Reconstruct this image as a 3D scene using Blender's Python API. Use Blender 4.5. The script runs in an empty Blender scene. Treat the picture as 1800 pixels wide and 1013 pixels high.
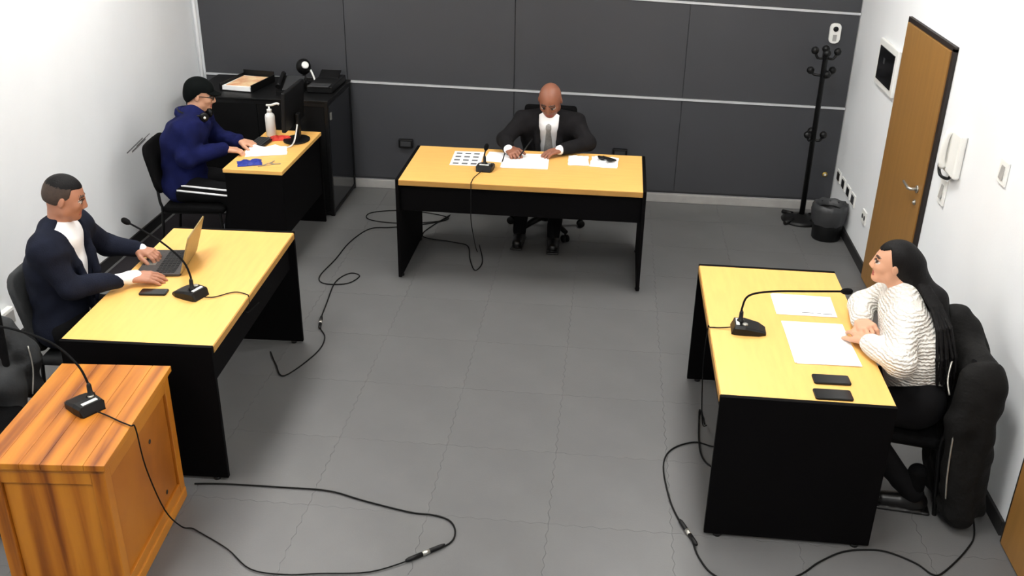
import bpy, bmesh, math, random
import numpy as np
from mathutils import Vector, Matrix, Euler

random.seed(4)
scn = bpy.context.scene
col = scn.collection
PI = math.pi

# ------------------------------------------------------------------ camera
CAM_H = 2.9775
PITCH, YAW, ROLL = 0.4445, -0.096, 0.0169
cam_data = bpy.data.cameras.new('camera')
cam = bpy.data.objects.new('camera', cam_data)
col.objects.link(cam)
cam_data.sensor_width = 36.0
cam_data.sensor_fit = 'HORIZONTAL'
cam_data.lens = 36.0 * 1719.4 / 1800.0
cam_data.clip_start = 0.05
cam_data.clip_end = 60
_f = Vector((math.sin(YAW) * math.cos(PITCH), math.cos(YAW) * math.cos(PITCH), -math.sin(PITCH)))
_r = Vector((math.cos(YAW), -math.sin(YAW), 0))
_u = _r.cross(_f)
_r2 = _r * math.cos(ROLL) + _u * math.sin(ROLL)
_u2 = -_r * math.sin(ROLL) + _u * math.cos(ROLL)
cam.matrix_world = Matrix(((_r2.x, _u2.x, -_f.x, 0), (_r2.y, _u2.y, -_f.y, 0), (_r2.z, _u2.z, -_f.z, CAM_H), (0, 0, 0, 1)))
scn.camera = cam

# ------------------------------------------------------------------ world, exposure
w = bpy.data.worlds.new('world')
scn.world = w
w.use_nodes = True
w.node_tree.nodes['Background'].inputs[0].default_value = (0.9, 0.95, 1.0, 1)
w.node_tree.nodes['Background'].inputs[1].default_value = 0.3
vs = scn.view_settings
vs.view_transform = 'Standard'
vs.look = 'None'
vs.exposure = 0.0
vs.gamma = 1.0
vs.use_curve_mapping = False
LIGHT = 24.0          # strength of the ceiling light panels

# ------------------------------------------------------------------ room numbers (metres)
XL, XR, YB, YF, ZC = -3.553, 1.948, 8.165, -1.2, 3.25


# ------------------------------------------------------------------ materials
MATS = {}


def srgb(c):
    return tuple(((v / 255) / 12.92 if v / 255 <= 0.04045 else ((v / 255 + 0.055) / 1.055) ** 2.4) for v in c)


def mat(name, rgb, rough=0.6, var=0.12, scale=8.0, bump=0.0, bscale=60.0, metal=0.0, spec=0.5, stretch=(1, 1, 1), rgb2=None, detail=3.0):
    if name in MATS:
        return MATS[name]
    m = bpy.data.materials.new(name)
    m.use_nodes = True
    nt = m.node_tree
    b = nt.nodes['Principled BSDF']
    c = srgb(rgb)
    c2 = srgb(rgb2) if rgb2 else tuple(max(0, v * (1 - var)) for v in c)
    tc = nt.nodes.new('ShaderNodeTexCoord')
    mp = nt.nodes.new('ShaderNodeMapping')
    mp.inputs['Scale'].default_value = stretch
    nt.links.new(tc.outputs['Object'], mp.inputs['Vector'])
    n = nt.nodes.new('ShaderNodeTexNoise')
    n.inputs['Scale'].default_value = scale
    n.inputs['Detail'].default_value = detail
    nt.links.new(mp.outputs['Vector'], n.inputs['Vector'])
    r = nt.nodes.new('ShaderNodeValToRGB')
    r.color_ramp.elements[0].position = 0.35
    r.color_ramp.elements[0].color = (*c2, 1)
    r.color_ramp.elements[1].position = 0.65
    r.color_ramp.elements[1].color = (*c, 1)
    nt.links.new(n.outputs['Fac'], r.inputs['Fac'])
    nt.links.new(r.outputs['Color'], b.inputs['Base Color'])
    b.inputs['Roughness'].default_value = rough
    b.inputs['Metallic'].default_value = metal
    b.inputs['Specular IOR Level'].default_value = spec
    if bump:
        n2 = nt.nodes.new('ShaderNodeTexNoise')
        n2.inputs['Scale'].default_value = bscale
        n2.inputs['Detail'].default_value = 4
        nt.links.new(mp.outputs['Vector'], n2.inputs['Vector'])
        bp = nt.nodes.new('ShaderNodeBump')
        bp.inputs['Strength'].default_value = bump
        bp.inputs['Distance'].default_value = 0.01
        nt.links.new(n2.outputs['Fac'], bp.inputs['Height'])
        nt.links.new(bp.outputs['Normal'], b.inputs['Normal'])
    MATS[name] = m
    return m


def emit(name, rgb, strength):
    m = bpy.data.materials.new(name)
    m.use_nodes = True
    b = m.node_tree.nodes['Principled BSDF']
    b.inputs['Base Color'].default_value = (*rgb, 1)
    b.inputs['Emission Color'].default_value = (*rgb, 1)
    b.inputs['Emission Strength'].default_value = strength
    MATS[name] = m
    return m


mat('wall_white', (236, 238, 240), 0.7, 0.03, 2.0, 0.05, 90)
mat('ceiling_white', (235, 235, 232), 0.8, 0.03, 2.0)
mat('floor_base', (82, 82, 82), 0.7, 0.1)
mat('floor_tile', (99, 99, 99), 0.42, 0.10, 3.0, 0.05, 120)
mat('panel_grey', (60, 61, 65), 0.55, 0.06, 1.5)
mat('aluminium', (205, 207, 210), 0.35, 0.05, 20, metal=0.2)
mat('baseboard_dark', (30, 29, 30), 0.6)
mat('baseboard_grey', (165, 163, 160), 0.5)
mat('door_wood', (150, 108, 54), 0.45, 0.12, 4.0, 0.0, stretch=(6, 6, 0.5))
mat('frame_dark', (28, 18, 14), 0.6)
mat('steel', (190, 188, 180), 0.3, 0.05, 20, metal=0.8)
mat('table_top', (238, 184, 102), 0.45, 0.07, 5.0, stretch=(1, 7, 1))
mat('table_edge', (182, 134, 66), 0.5, 0.10, 6.0)
mat('table_black', (5, 4, 5), 0.7, 0.2, 8, spec=0.08)
mat('black_plastic', (9, 9, 10), 0.45, 0.2, 10, spec=0.3)
mat('black_matte', (9, 9, 10), 0.85, 0.2, 10, spec=0.15)
mat('black_fabric', (13, 13, 14), 0.95, 0.3, 30, 0.3, 200, spec=0.1)
mat('grey_plastic', (52, 53, 55), 0.5)
mat('rubber', (10, 10, 10), 0.7, spec=0.2)
mat('paper', (246, 246, 246), 0.8, 0.02, 20)
mat('ink', (90, 92, 96), 0.8)
mat('white_plastic', (236, 236, 232), 0.4, 0.03)
mat('navy_suit', (24, 28, 42), 0.9, 0.25, 14, 0.25, 160, spec=0.15)
mat('dark_suit', (26, 25, 27), 0.9, 0.25, 14, 0.25, 160, spec=0.15)
mat('white_shirt', (238, 238, 240), 0.8, 0.04, 12)
mat('tie_grey', (150, 148, 146), 0.7, 0.2, 60)
mat('hoodie_blue', (17, 23, 70), 0.9, 0.25, 10, 0.25, 120, spec=0.15)
mat('black_trousers', (14, 14, 16), 0.9, 0.2, 10, spec=0.15)
mat('skin_tan', (172, 118, 92), 0.55, 0.10, 14)
mat('skin_brown', (146, 94, 72), 0.5, 0.12, 14)
mat('skin_light', (206, 154, 124), 0.55, 0.08, 14)
mat('brow', (62, 40, 30), 0.8)
mat('lips', (165, 82, 74), 0.5)
mat('eye_white', (196, 186, 178), 0.35)
mat('iris', (30, 20, 14), 0.3)
mat('hair_black', (7, 5, 6), 0.6, 0.5, 60, 0.4, 180, stretch=(1, 1, 0.3), spec=0.2)
mat('hair_fade', (60, 47, 39), 0.85, 0.25, 70)
mat('hair_shadow', (112, 78, 62), 0.7, 0.15, 60)
mat('cap_dark', (8, 12, 12), 0.9, 0.3, 20, spec=0.1)
mat('shoe_black', (12, 11, 11), 0.35)
mat('coat_black', (12, 11, 10), 0.8, 0.3, 8, 0.5, 45, spec=0.25)
mat('jacket_grey', (46, 48, 50), 0.85, 0.4, 10, 0.3, 80)
mat('dark_glass', (24, 26, 30), 0.12, 0.1, 4)
mat('screen', (10, 10, 12), 0.15, 0.1)
mat('laptop_silver', (120, 116, 108), 0.4, 0.1, 20, metal=0.3)
mat('laptop_lid', (150, 128, 82), 0.4, 0.1, 20, metal=0.2)
mat('laptop_keys', (58, 52, 50), 0.6, 0.3, 90)
mat('red_cloth', (205, 52, 36), 0.7, 0.2, 20)
mat('blue_cloth', (28, 50, 150), 0.6, 0.3, 30)
mat('orange_sheet', (246, 214, 168), 0.8, 0.2, 14, rgb2=(226, 160, 118))
mat('shade_dark', (22, 15, 22), 0.95, 0.4, 40, 0.4, 120)  # near-black colour carrying the shade on the floor by the left wall
mat('scuff', (128, 128, 130), 0.9, 0.3, 40)
mat('sock_grey', (150, 150, 160), 0.9)
mat('brass', (190, 160, 80), 0.35, metal=0.7)
emit('lamp_panel', (1.0, 0.985, 0.95), LIGHT)
emit('led_green', (0.2, 0.9, 0.3), 1.0)


def pine_material():
    m = bpy.data.materials.new('pine_wood')
    m.use_nodes = True
    nt = m.node_tree
    b = nt.nodes['Principled BSDF']
    tc = nt.nodes.new('ShaderNodeTexCoord')
    mp = nt.nodes.new('ShaderNodeMapping')
    mp.inputs['Scale'].default_value = (7.0, 0.45, 0.45)
    nt.links.new(tc.outputs['Object'], mp.inputs['Vector'])
    n = nt.nodes.new('ShaderNodeTexNoise')
    n.inputs['Scale'].default_value = 2.6
    n.inputs['Detail'].default_value = 5
    n.inputs['Distortion'].default_value = 0.6
    nt.links.new(mp.outputs['Vector'], n.inputs['Vector'])
    wv = nt.nodes.new('ShaderNodeTexWave')
    wv.inputs['Scale'].default_value = 0.45
    wv.inputs['Distortion'].default_value = 3.0
    wv.inputs['Detail'].default_value = 2
    nt.links.new(mp.outputs['Vector'], wv.inputs['Vector'])
    mx = nt.nodes.new('ShaderNodeMix')
    mx.inputs['Factor'].default_value = 0.25
    nt.links.new(n.outputs['Fac'], mx.inputs[2])
    nt.links.new(wv.outputs['Fac'], mx.inputs[3])
    r = nt.nodes.new('ShaderNodeValToRGB')
    e = r.color_ramp.elements
    e[0].position = 0.28
    e[0].color = (*srgb((112, 54, 4)), 1)
    e[1].position = 0.68
    e[1].color = (*srgb((192, 122, 32)), 1)
    k = e.new(0.45)
    k.color = (*srgb((166, 96, 18)), 1)
    nt.links.new(mx.outputs[0], r.inputs['Fac'])
    nt.links.new(r.outputs['Color'], b.inputs['Base Color'])
    b.inputs['Roughness'].default_value = 0.42
    MATS['pine_wood'] = m


pine_material()


def knit_material():
    m = bpy.data.materials.new('white_knit')
    m.use_nodes = True
    nt = m.node_tree
    b = nt.nodes['Principled BSDF']
    tc = nt.nodes.new('ShaderNodeTexCoord')
    wv = nt.nodes.new('ShaderNodeTexWave')
    wv.bands_direction = 'Z'
    wv.inputs['Scale'].default_value = 20
    wv.inputs['Distortion'].default_value = 4.0
    wv.inputs['Detail'].default_value = 2
    wv.inputs['Detail Scale'].default_value = 3
    nt.links.new(tc.outputs['Object'], wv.inputs['Vector'])
    r = nt.nodes.new('ShaderNodeValToRGB')
    r.color_ramp.elements[0].color = (*srgb((216, 211, 203)), 1)
    r.color_ramp.elements[1].color = (*srgb((236, 233, 226)), 1)
    r.color_ramp.elements[0].position = 0.1
    r.color_ramp.elements[1].position = 0.5
    nt.links.new(wv.outputs['Fac'], r.inputs['Fac'])
    nt.links.new(r.outputs['Color'], b.inputs['Base Color'])
    bp = nt.nodes.new('ShaderNodeBump')
    bp.inputs['Strength'].default_value = 0.7
    bp.inputs['Distance'].default_value = 0.012
    nt.links.new(wv.outputs['Fac'], bp.inputs['Height'])
    nt.links.new(bp.outputs['Normal'], b.inputs['Normal'])
    b.inputs['Roughness'].default_value = 0.95
    MATS['white_knit'] = m


knit_material()


# ------------------------------------------------------------------ object helpers
def tag(o, label=None, cat=None, group=None, kind=None):
    if label:
        o['label'] = label
    if cat:
        o['category'] = cat
    if group:
        o['group'] = group
    if kind:
        o['kind'] = kind
    return o


def thing(name, label, cat, loc=(0, 0, 0), rz=0.0, group=None):
    o = bpy.data.objects.new(name, None)
    o.empty_display_size = 0.1
    col.objects.link(o)
    o.location = loc
    o.rotation_euler = (0, 0, rz)
    tag(o, label, cat, group)
    return o


def link_mesh(name, me, parent=None, loc=None):
    o = bpy.data.objects.new(name, me)
    col.objects.link(o)
    if parent:
        o.parent = parent
    if loc is not None:
        o.location = loc
    return o


class MB:
    def __init__(self):
        self.bm = bmesh.new()

    def _add(self, verts, faces, mi=0):
        vv = [self.bm.verts.new(v) for v in verts]
        ff = []
        for f in faces:
            try:
                fc = self.bm.faces.new([vv[i] for i in f])
                fc.material_index = mi
                ff.append(fc)
            except ValueError:
                pass
        return vv, ff

    def box(self, c, s, rot=None, bevel=0.0, mi=0, seg=2):
        x, y, z = s[0] / 2, s[1] / 2, s[2] / 2
        R = Euler(rot).to_matrix() if rot else Matrix.Identity(3)
        c = Vector(c)
        P = [c + R @ Vector(p) for p in ((-x, -y, -z), (x, -y, -z), (x, y, -z), (-x, y, -z), (-x, -y, z), (x, -y, z), (x, y, z), (-x, y, z))]
        vv, ff = self._add(P, ((0, 3, 2, 1), (4, 5, 6, 7), (0, 1, 5, 4), (1, 2, 6, 5), (2, 3, 7, 6), (3, 0, 4, 7)), mi)
        if bevel:
            ed = list({e for f in ff for e in f.edges})
            r = bmesh.ops.bevel(self.bm, geom=ed, offset=bevel, segments=seg, affect='EDGES', profile=0.5)
            for f in r['faces']:
                f.material_index = mi
        return self

    def bx(self, x0, x1, y0, y1, z0, z1, bevel=0.0, mi=0):
        return self.box(((x0 + x1) / 2, (y0 + y1) / 2, (z0 + z1) / 2), (x1 - x0, y1 - y0, z1 - z0), None, bevel, mi)

    def tube(self, pts, r, n=8, mi=0, cap=True, smooth_iter=0):
        pts = [Vector(p) for p in pts]
        if smooth_iter:
            pts = spline(pts, smooth_iter)
        rs = r if isinstance(r, (list, tuple)) else [r] * len(pts)
        if len(rs) != len(pts):
            rs = [rs[min(len(rs) - 1, int(i * len(rs) / len(pts)))] for i in range(len(pts))]
        rings = []
        prev = None
        for i, p in enumerate(pts):
            t = (pts[min(i + 1, len(pts) - 1)] - pts[max(i - 1, 0)])
            if t.length < 1e-9:
                t = Vector((0, 0, 1))
            t.normalize()
            a = prev if prev is not None else (Vector((0, 0, 1)) if abs(t.z) < 0.9 else Vector((1, 0, 0)))
            s = a - t * a.dot(t)
            if s.length < 1e-6:
                s = t.orthogonal()
            s.normalize()
            prev = s
            b = t.cross(s)
            rings.append([self.bm.verts.new(p + (s * math.cos(2 * PI * k / n) + b * math.sin(2 * PI * k / n)) * rs[i]) for k in range(n)])
        for a, b in zip(rings[:-1], rings[1:]):
            for k in range(n):
                f = self.bm.faces.new((a[k], a[(k + 1) % n], b[(k + 1) % n], b[k]))
                f.material_index = mi
                f.smooth = True
        if cap:
            f = self.bm.faces.new(list(reversed(rings[0])))
            f.material_index = mi
            f = self.bm.faces.new(rings[-1])
            f.material_index = mi
        return self

    def lathe(self, prof, c=(0, 0, 0), n=20, mi=0, axis=None):
        c = Vector(c)
        R = Vector((0, 0, 1)).rotation_difference(Vector(axis)).to_matrix() if axis else Matrix.Identity(3)
        rings = []
        for r, z in prof:
            if r < 1e-6:
                rings.append([self.bm.verts.new(c + R @ Vector((0, 0, z)))])
            else:
                rings.append([self.bm.verts.new(c + R @ Vector((r * math.cos(2 * PI * k / n), r * math.sin(2 * PI * k / n), z))) for k in range(n)])
        for a, b in zip(rings[:-1], rings[1:]):
            for k in range(n):
                k2 = (k + 1) % n
                if len(a) == 1 and len(b) == 1:
                    continue
                if len(a) == 1:
                    f = self.bm.faces.new((a[0], b[k2], b[k]))
                elif len(b) == 1:
                    f = self.bm.faces.new((a[k], a[k2], b[0]))
                else:
                    f = self.bm.faces.new((a[k], a[k2], b[k2], b[k]))
                f.smooth = True
                f.material_index = mi
        if len(rings[0]) > 1:
            self.bm.faces.new(list(reversed(rings[0]))).material_index = mi
        if len(rings[-1]) > 1:
            self.bm.faces.new(rings[-1]).material_index = mi
        return self

    def ball(self, c, r, n=14, m=9, mi=0):
        r = r if isinstance(r, (tuple, list)) else (r, r, r)
        rings = []
        for i in range(m + 1):
            th = PI * i / m
            if i in (0, m):
                rings.append([self.bm.verts.new((c[0], c[1], c[2] - r[2] * math.cos(th)))])
            else:
                rings.append([self.bm.verts.new((c[0] + r[0] * math.sin(th) * math.cos(2 * PI * k / n), c[1] + r[1] * math.sin(th) * math.sin(2 * PI * k / n), c[2] - r[2] * math.cos(th))) for k in range(n)])
        for a, b in zip(rings[:-1], rings[1:]):
            for k in range(n):
                k2 = (k + 1) % n
                if len(a) == 1:
                    f = self.bm.faces.new((a[0], b[k2], b[k]))
                elif len(b) == 1:
                    f = self.bm.faces.new((a[k], a[k2], b[0]))
                else:
                    f = self.bm.faces.new((a[k], a[k2], b[k2], b[k]))
                f.smooth = True
                f.material_index = mi
        return self

    def prism(self, poly, z0, z1, M=None, mi=0, bevel=0.0):
        M = M or Matrix.Identity(4)
        n = len(poly)
        P = [M @ Vector((x, y, z0)) for x, y in poly] + [M @ Vector((x, y, z1)) for x, y in poly]
        F = [tuple(reversed(range(n))), tuple(range(n, 2 * n))] + [(i, (i + 1) % n, n + (i + 1) % n, n + i) for i in range(n)]
        vv, ff = self._add(P, F, mi)
        if bevel:
            ed = list({e for f in ff[:2] for e in f.edges})
            bmesh.ops.bevel(self.bm, geom=ed, offset=bevel, segments=2, affect='EDGES', profile=0.5)
        return self

    def build(self, name, mats, parent=None, off=None, smooth=False, loc=None):
        if off is not None:
            bmesh.ops.translate(self.bm, verts=self.bm.verts, vec=-Vector(off))
        bmesh.ops.recalc_face_normals(self.bm, faces=self.bm.faces)
        me = bpy.data.meshes.new(name)
        self.bm.to_mesh(me)
        self.bm.free()
        for m in (mats if isinstance(mats, (list, tuple)) else [mats]):
            me.materials.append(MATS[m])
        if smooth:
            for p in me.polygons:
                p.use_smooth = True
        return link_mesh(name, me, parent, loc)


def spline(pts, sub=6):
    pts = [Vector(p) for p in pts]
    out = []
    n = len(pts)
    for i in range(n - 1):
        p0, p1, p2, p3 = pts[max(i - 1, 0)], pts[i], pts[i + 1], pts[min(i + 2, n - 1)]
        for k in range(sub):
            t = k / sub
            out.append(0.5 * ((2 * p1) + (-p0 + p2) * t + (2 * p0 - 5 * p1 + 4 * p2 - p3) * t * t + (-p0 + 3 * p1 - 3 * p2 + p3) * t ** 3))
    out.append(pts[-1])
    return out


def struct(name, mb, mats, **kw):
    o = mb.build(name, mats, **kw)
    o['kind'] = 'structure'
    return o


def rrect(w, h, r, n=4, cx=0, cy=0):
    P = []
    for sx, sy, a0 in ((1, 1, 0), (-1, 1, 90), (-1, -1, 180), (1, -1, 270)):
        for k in range(n + 1):
            a = math.radians(a0 + 90 * k / n)
            P.append((cx + sx * (w / 2 - r) + r * math.cos(a), cy + sy * (h / 2 - r) + r * math.sin(a)))
    return P


# ------------------------------------------------------------------ implicit surfaces for bodies and cloth
def V(*a):
    return np.array(a, float)


def nrm(a):
    a = np.asarray(a, float)
    return a / np.linalg.norm(a)


class Blob:
    """smooth union of round cones and ellipsoids, meshed as one continuous surface"""

    def __init__(self, voxel=0.006):
        self.h = voxel
        self.p = []

    def cone(self, a, b, r0, r1=None, k=0.02, m=0, fold=0.0, op='add'):
        self.p.append(('cone', np.asarray(a, float), np.asarray(b, float), r0, r0 if r1 is None else r1, k, m, fold, op))
        return self

    def chain(self, pts, rs, k=0.02, m=0, fold=0.0):
        for i in range(len(pts) - 1):
            self.cone(pts[i], pts[i + 1], rs[i], rs[i + 1], k, m, fold)
        return self

    def ell(self, c, axes, r, k=0.02, m=0, fold=0.0, op='add'):
        self.p.append(('ell', np.asarray(c, float), np.asarray(axes, float), np.asarray(r, float), None, k, m, fold, op))
        return self

    def box(self, c, axes, r, rnd=0.01, k=0.02, m=0, fold=0.0, op='add'):
        self.p.append(('box', np.asarray(c, float), np.asarray(axes, float), np.asarray(r, float), rnd, k, m, fold, op))
        return self

    def func(self, fn, lo, hi, k=0.005, m=0, op='sub'):
        self.p.append(('fn', fn, np.asarray(lo, float), np.asarray(hi, float), None, k, m, 0.0, op))
        return self

    def bounds(self, q):
        t = q[0]
        if t == 'cone':
            r = max(q[3], q[4])
            return np.minimum(q[1], q[2]) - r, np.maximum(q[1], q[2]) + r
        if t in ('ell', 'box'):
            e = np.abs(q[2].T) @ np.abs(q[3])
            return q[1] - e, q[1] + e
        return q[2], q[3]

    def mesh(self):
        h = self.h
        bs = [self.bounds(q) for q in self.p if q[8] == 'add']
        lo = np.min([b[0] for b in bs], 0) - 4 * h - 0.02
        hi = np.max([b[1] for b in bs], 0) + 4 * h + 0.02
        n = np.ceil((hi - lo) / h).astype(int) + 1
        D = np.full(n, 0.5, np.float32)
        Dr = np.full(n, 0.5, np.float32)
        M = np.zeros(n, np.uint8)
        ax = [(lo[i] + h * np.arange(n[i])).astype(np.float32) for i in range(3)]
        for q in self.p:
            t, k, m, fold, op = q[0], q[5], q[6], q[7], q[8]
            b0, b1 = self.bounds(q)
            pad = k + 3 * h + abs(fold)
            i0 = np.clip(np.floor((b0 - pad - lo) / h).astype(int), 0, n)
            i1 = np.clip(np.ceil((b1 + pad - lo) / h).astype(int) + 1, 0, n)
            if np.any(i1 <= i0):
                continue
            sl = tuple(slice(i0[i], i1[i]) for i in range(3))
            X = ax[0][sl[0]][:, None, None]
            Y = ax[1][sl[1]][None, :, None]
            Zz = ax[2][sl[2]][None, None, :]
            if t == 'cone':
                a, b, r0, r1 = q[1], q[2], q[3], q[4]
                d = b - a
                L2 = max(float(d @ d), 1e-12)
                tt = np.clip(((X - a[0]) * d[0] + (Y - a[1]) * d[1] + (Zz - a[2]) * d[2]) / L2, 0, 1)
                dist = np.sqrt((X - a[0] - tt * d[0]) ** 2 + (Y - a[1] - tt * d[1]) ** 2 + (Zz - a[2] - tt * d[2]) ** 2) - (r0 + tt * (r1 - r0))
            elif t == 'ell':
                c, A, r = q[1], q[2], q[3]
                l = [((X - c[0]) * A[i][0] + (Y - c[1]) * A[i][1] + (Zz - c[2]) * A[i][2]) for i in range(3)]
                k0 = np.sqrt(sum((l[i] / r[i]) ** 2 for i in range(3)))
                k1 = np.sqrt(sum((l[i] / r[i] ** 2) ** 2 for i in range(3))) + 1e-9
                dist = k0 * (k0 - 1) / k1
            elif t == 'box':
                c, A, r, rd = q[1], q[2], q[3], q[4]
                l = [np.abs((X - c[0]) * A[i][0] + (Y - c[1]) * A[i][1] + (Zz - c[2]) * A[i][2]) - r[i] + rd for i in range(3)]
                dist = np.sqrt(sum(np.maximum(v, 0) ** 2 for v in l)) + np.minimum(np.maximum(np.maximum(l[0], l[1]), l[2]), 0) - rd
            else:
                dist = q[1](X, Y, Zz)
            if fold:
                dist = dist + fold * (np.sin(31 * Zz + 17 * X + 2.0 * np.sin(13 * Y + 9 * X) + 3 * Y) * 0.6 + np.sin(47 * X - 23 * Zz + 2.4 * np.sin(19 * Zz + 11 * Y)) * 0.4)
            dist = dist.astype(np.float32)
            Ds = D[sl]
            if op == 'add':
                hh = np.clip(0.5 + 0.5 * (Ds - dist) / k, 0, 1)
                D[sl] = Ds + (dist - Ds) * hh - k * hh * (1 - hh)
                near = dist < Dr[sl]
                M[sl] = np.where(near, m, M[sl])
                Dr[sl] = np.minimum(Dr[sl], dist)
            elif op == 'sub':
                hh = np.clip(0.5 - 0.5 * (Ds + dist) / k, 0, 1)
                D[sl] = Ds + (-dist - Ds) * hh + k * hh * (1 - hh)
            else:
                M[sl] = np.where(dist < 0, m, M[sl])
        neg = D < 0
        cnt = np.zeros(n - 1, np.uint8)
        offs = [(a, b, c) for a in (0, 1) for b in (0, 1) for c in (0, 1)]
        for a, b, c in offs:
            cnt += neg[a:n[0] - 1 + a, b:n[1] - 1 + b, c:n[2] - 1 + c]
        act = (cnt > 0) & (cnt < 8)
        idx = np.argwhere(act)
        vid = np.full(n - 1, -1, np.int32)
        vid[act] = np.arange(len(idx))
        val = {o: D[idx[:, 0] + o[0], idx[:, 1] + o[1], idx[:, 2] + o[2]] for o in offs}
        acc = np.zeros((len(idx), 3))
        num = np.zeros(len(idx))
        for o in offs:
            for i in range(3):
                if o[i] == 0:
                    o2 = list(o)
                    o2[i] = 1
                    o2 = tuple(o2)
                    va, vb = val[o], val[o2]
                    cr = (va < 0) != (vb < 0)
                    tt = np.where(cr, va / np.where(cr, va - vb, 1), 0)
                    pos = np.tile(np.array(o, float), (len(idx), 1))
                    pos[:, i] = tt
                    acc += pos * cr[:, None]
                    num += cr
        loc = acc / num[:, None]
        verts = lo + h * (idx + loc)
        near = np.minimum(idx + np.round(loc).astype(int), n - 1)
        vm = M[near[:, 0], near[:, 1], near[:, 2]]
        quads = []
        for i in range(3):
            j, k = (i + 1) % 3, (i + 2) % 3
            s0 = [slice(None)] * 3
            s1 = [slice(None)] * 3
            s0[i] = slice(0, n[i] - 1)
            s1[i] = slice(1, n[i])
            a, b = neg[tuple(s0)], neg[tuple(s1)]
            e = np.argwhere(a != b)
            e = e[(e[:, j] > 0) & (e[:, k] > 0) & (e[:, j] < n[j] - 1) & (e[:, k] < n[k] - 1)]
            fl = a[e[:, 0], e[:, 1], e[:, 2]]
            cs = []
            for dj, dk in ((1, 1), (0, 1), (0, 0), (1, 0)):
                c = e.copy()
                c[:, j] -= dj
                c[:, k] -= dk
                cs.append(vid[c[:, 0], c[:, 1], c[:, 2]])
            q = np.stack(cs, 1)
            q[~fl] = q[~fl][:, ::-1]
            quads.append(q)
        Q = np.concatenate(quads)
        Q = Q[(Q >= 0).all(1)]
        return verts, Q, vm

    def build(self, name, mats, parent=None, off=(0, 0, 0)):
        v, q, vm = self.mesh()
        v = v - np.asarray(off, float)
        me = bpy.data.meshes.new(name)
        me.vertices.add(len(v))
        me.vertices.foreach_set('co', v.astype(np.float32).ravel())
        me.loops.add(q.size)
        me.loops.foreach_set('vertex_index', q.astype(np.int32).ravel())
        me.polygons.add(len(q))
        me.polygons.foreach_set('loop_start', np.arange(0, q.size, 4, dtype=np.int32))
        me.polygons.foreach_set('loop_total', np.full(len(q), 4, np.int32))
        mats = mats if isinstance(mats, (list, tuple)) else [mats]
        for m in mats:
            me.materials.append(MATS[m])
        me.polygons.foreach_set('material_index', np.minimum(vm[q[:, 0]], len(mats) - 1).astype(np.int32))
        me.polygons.foreach_set('use_smooth', np.ones(len(q), bool))
        me.update(calc_edges=True)
        me.validate()
        return link_mesh(name, me, parent)


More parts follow.
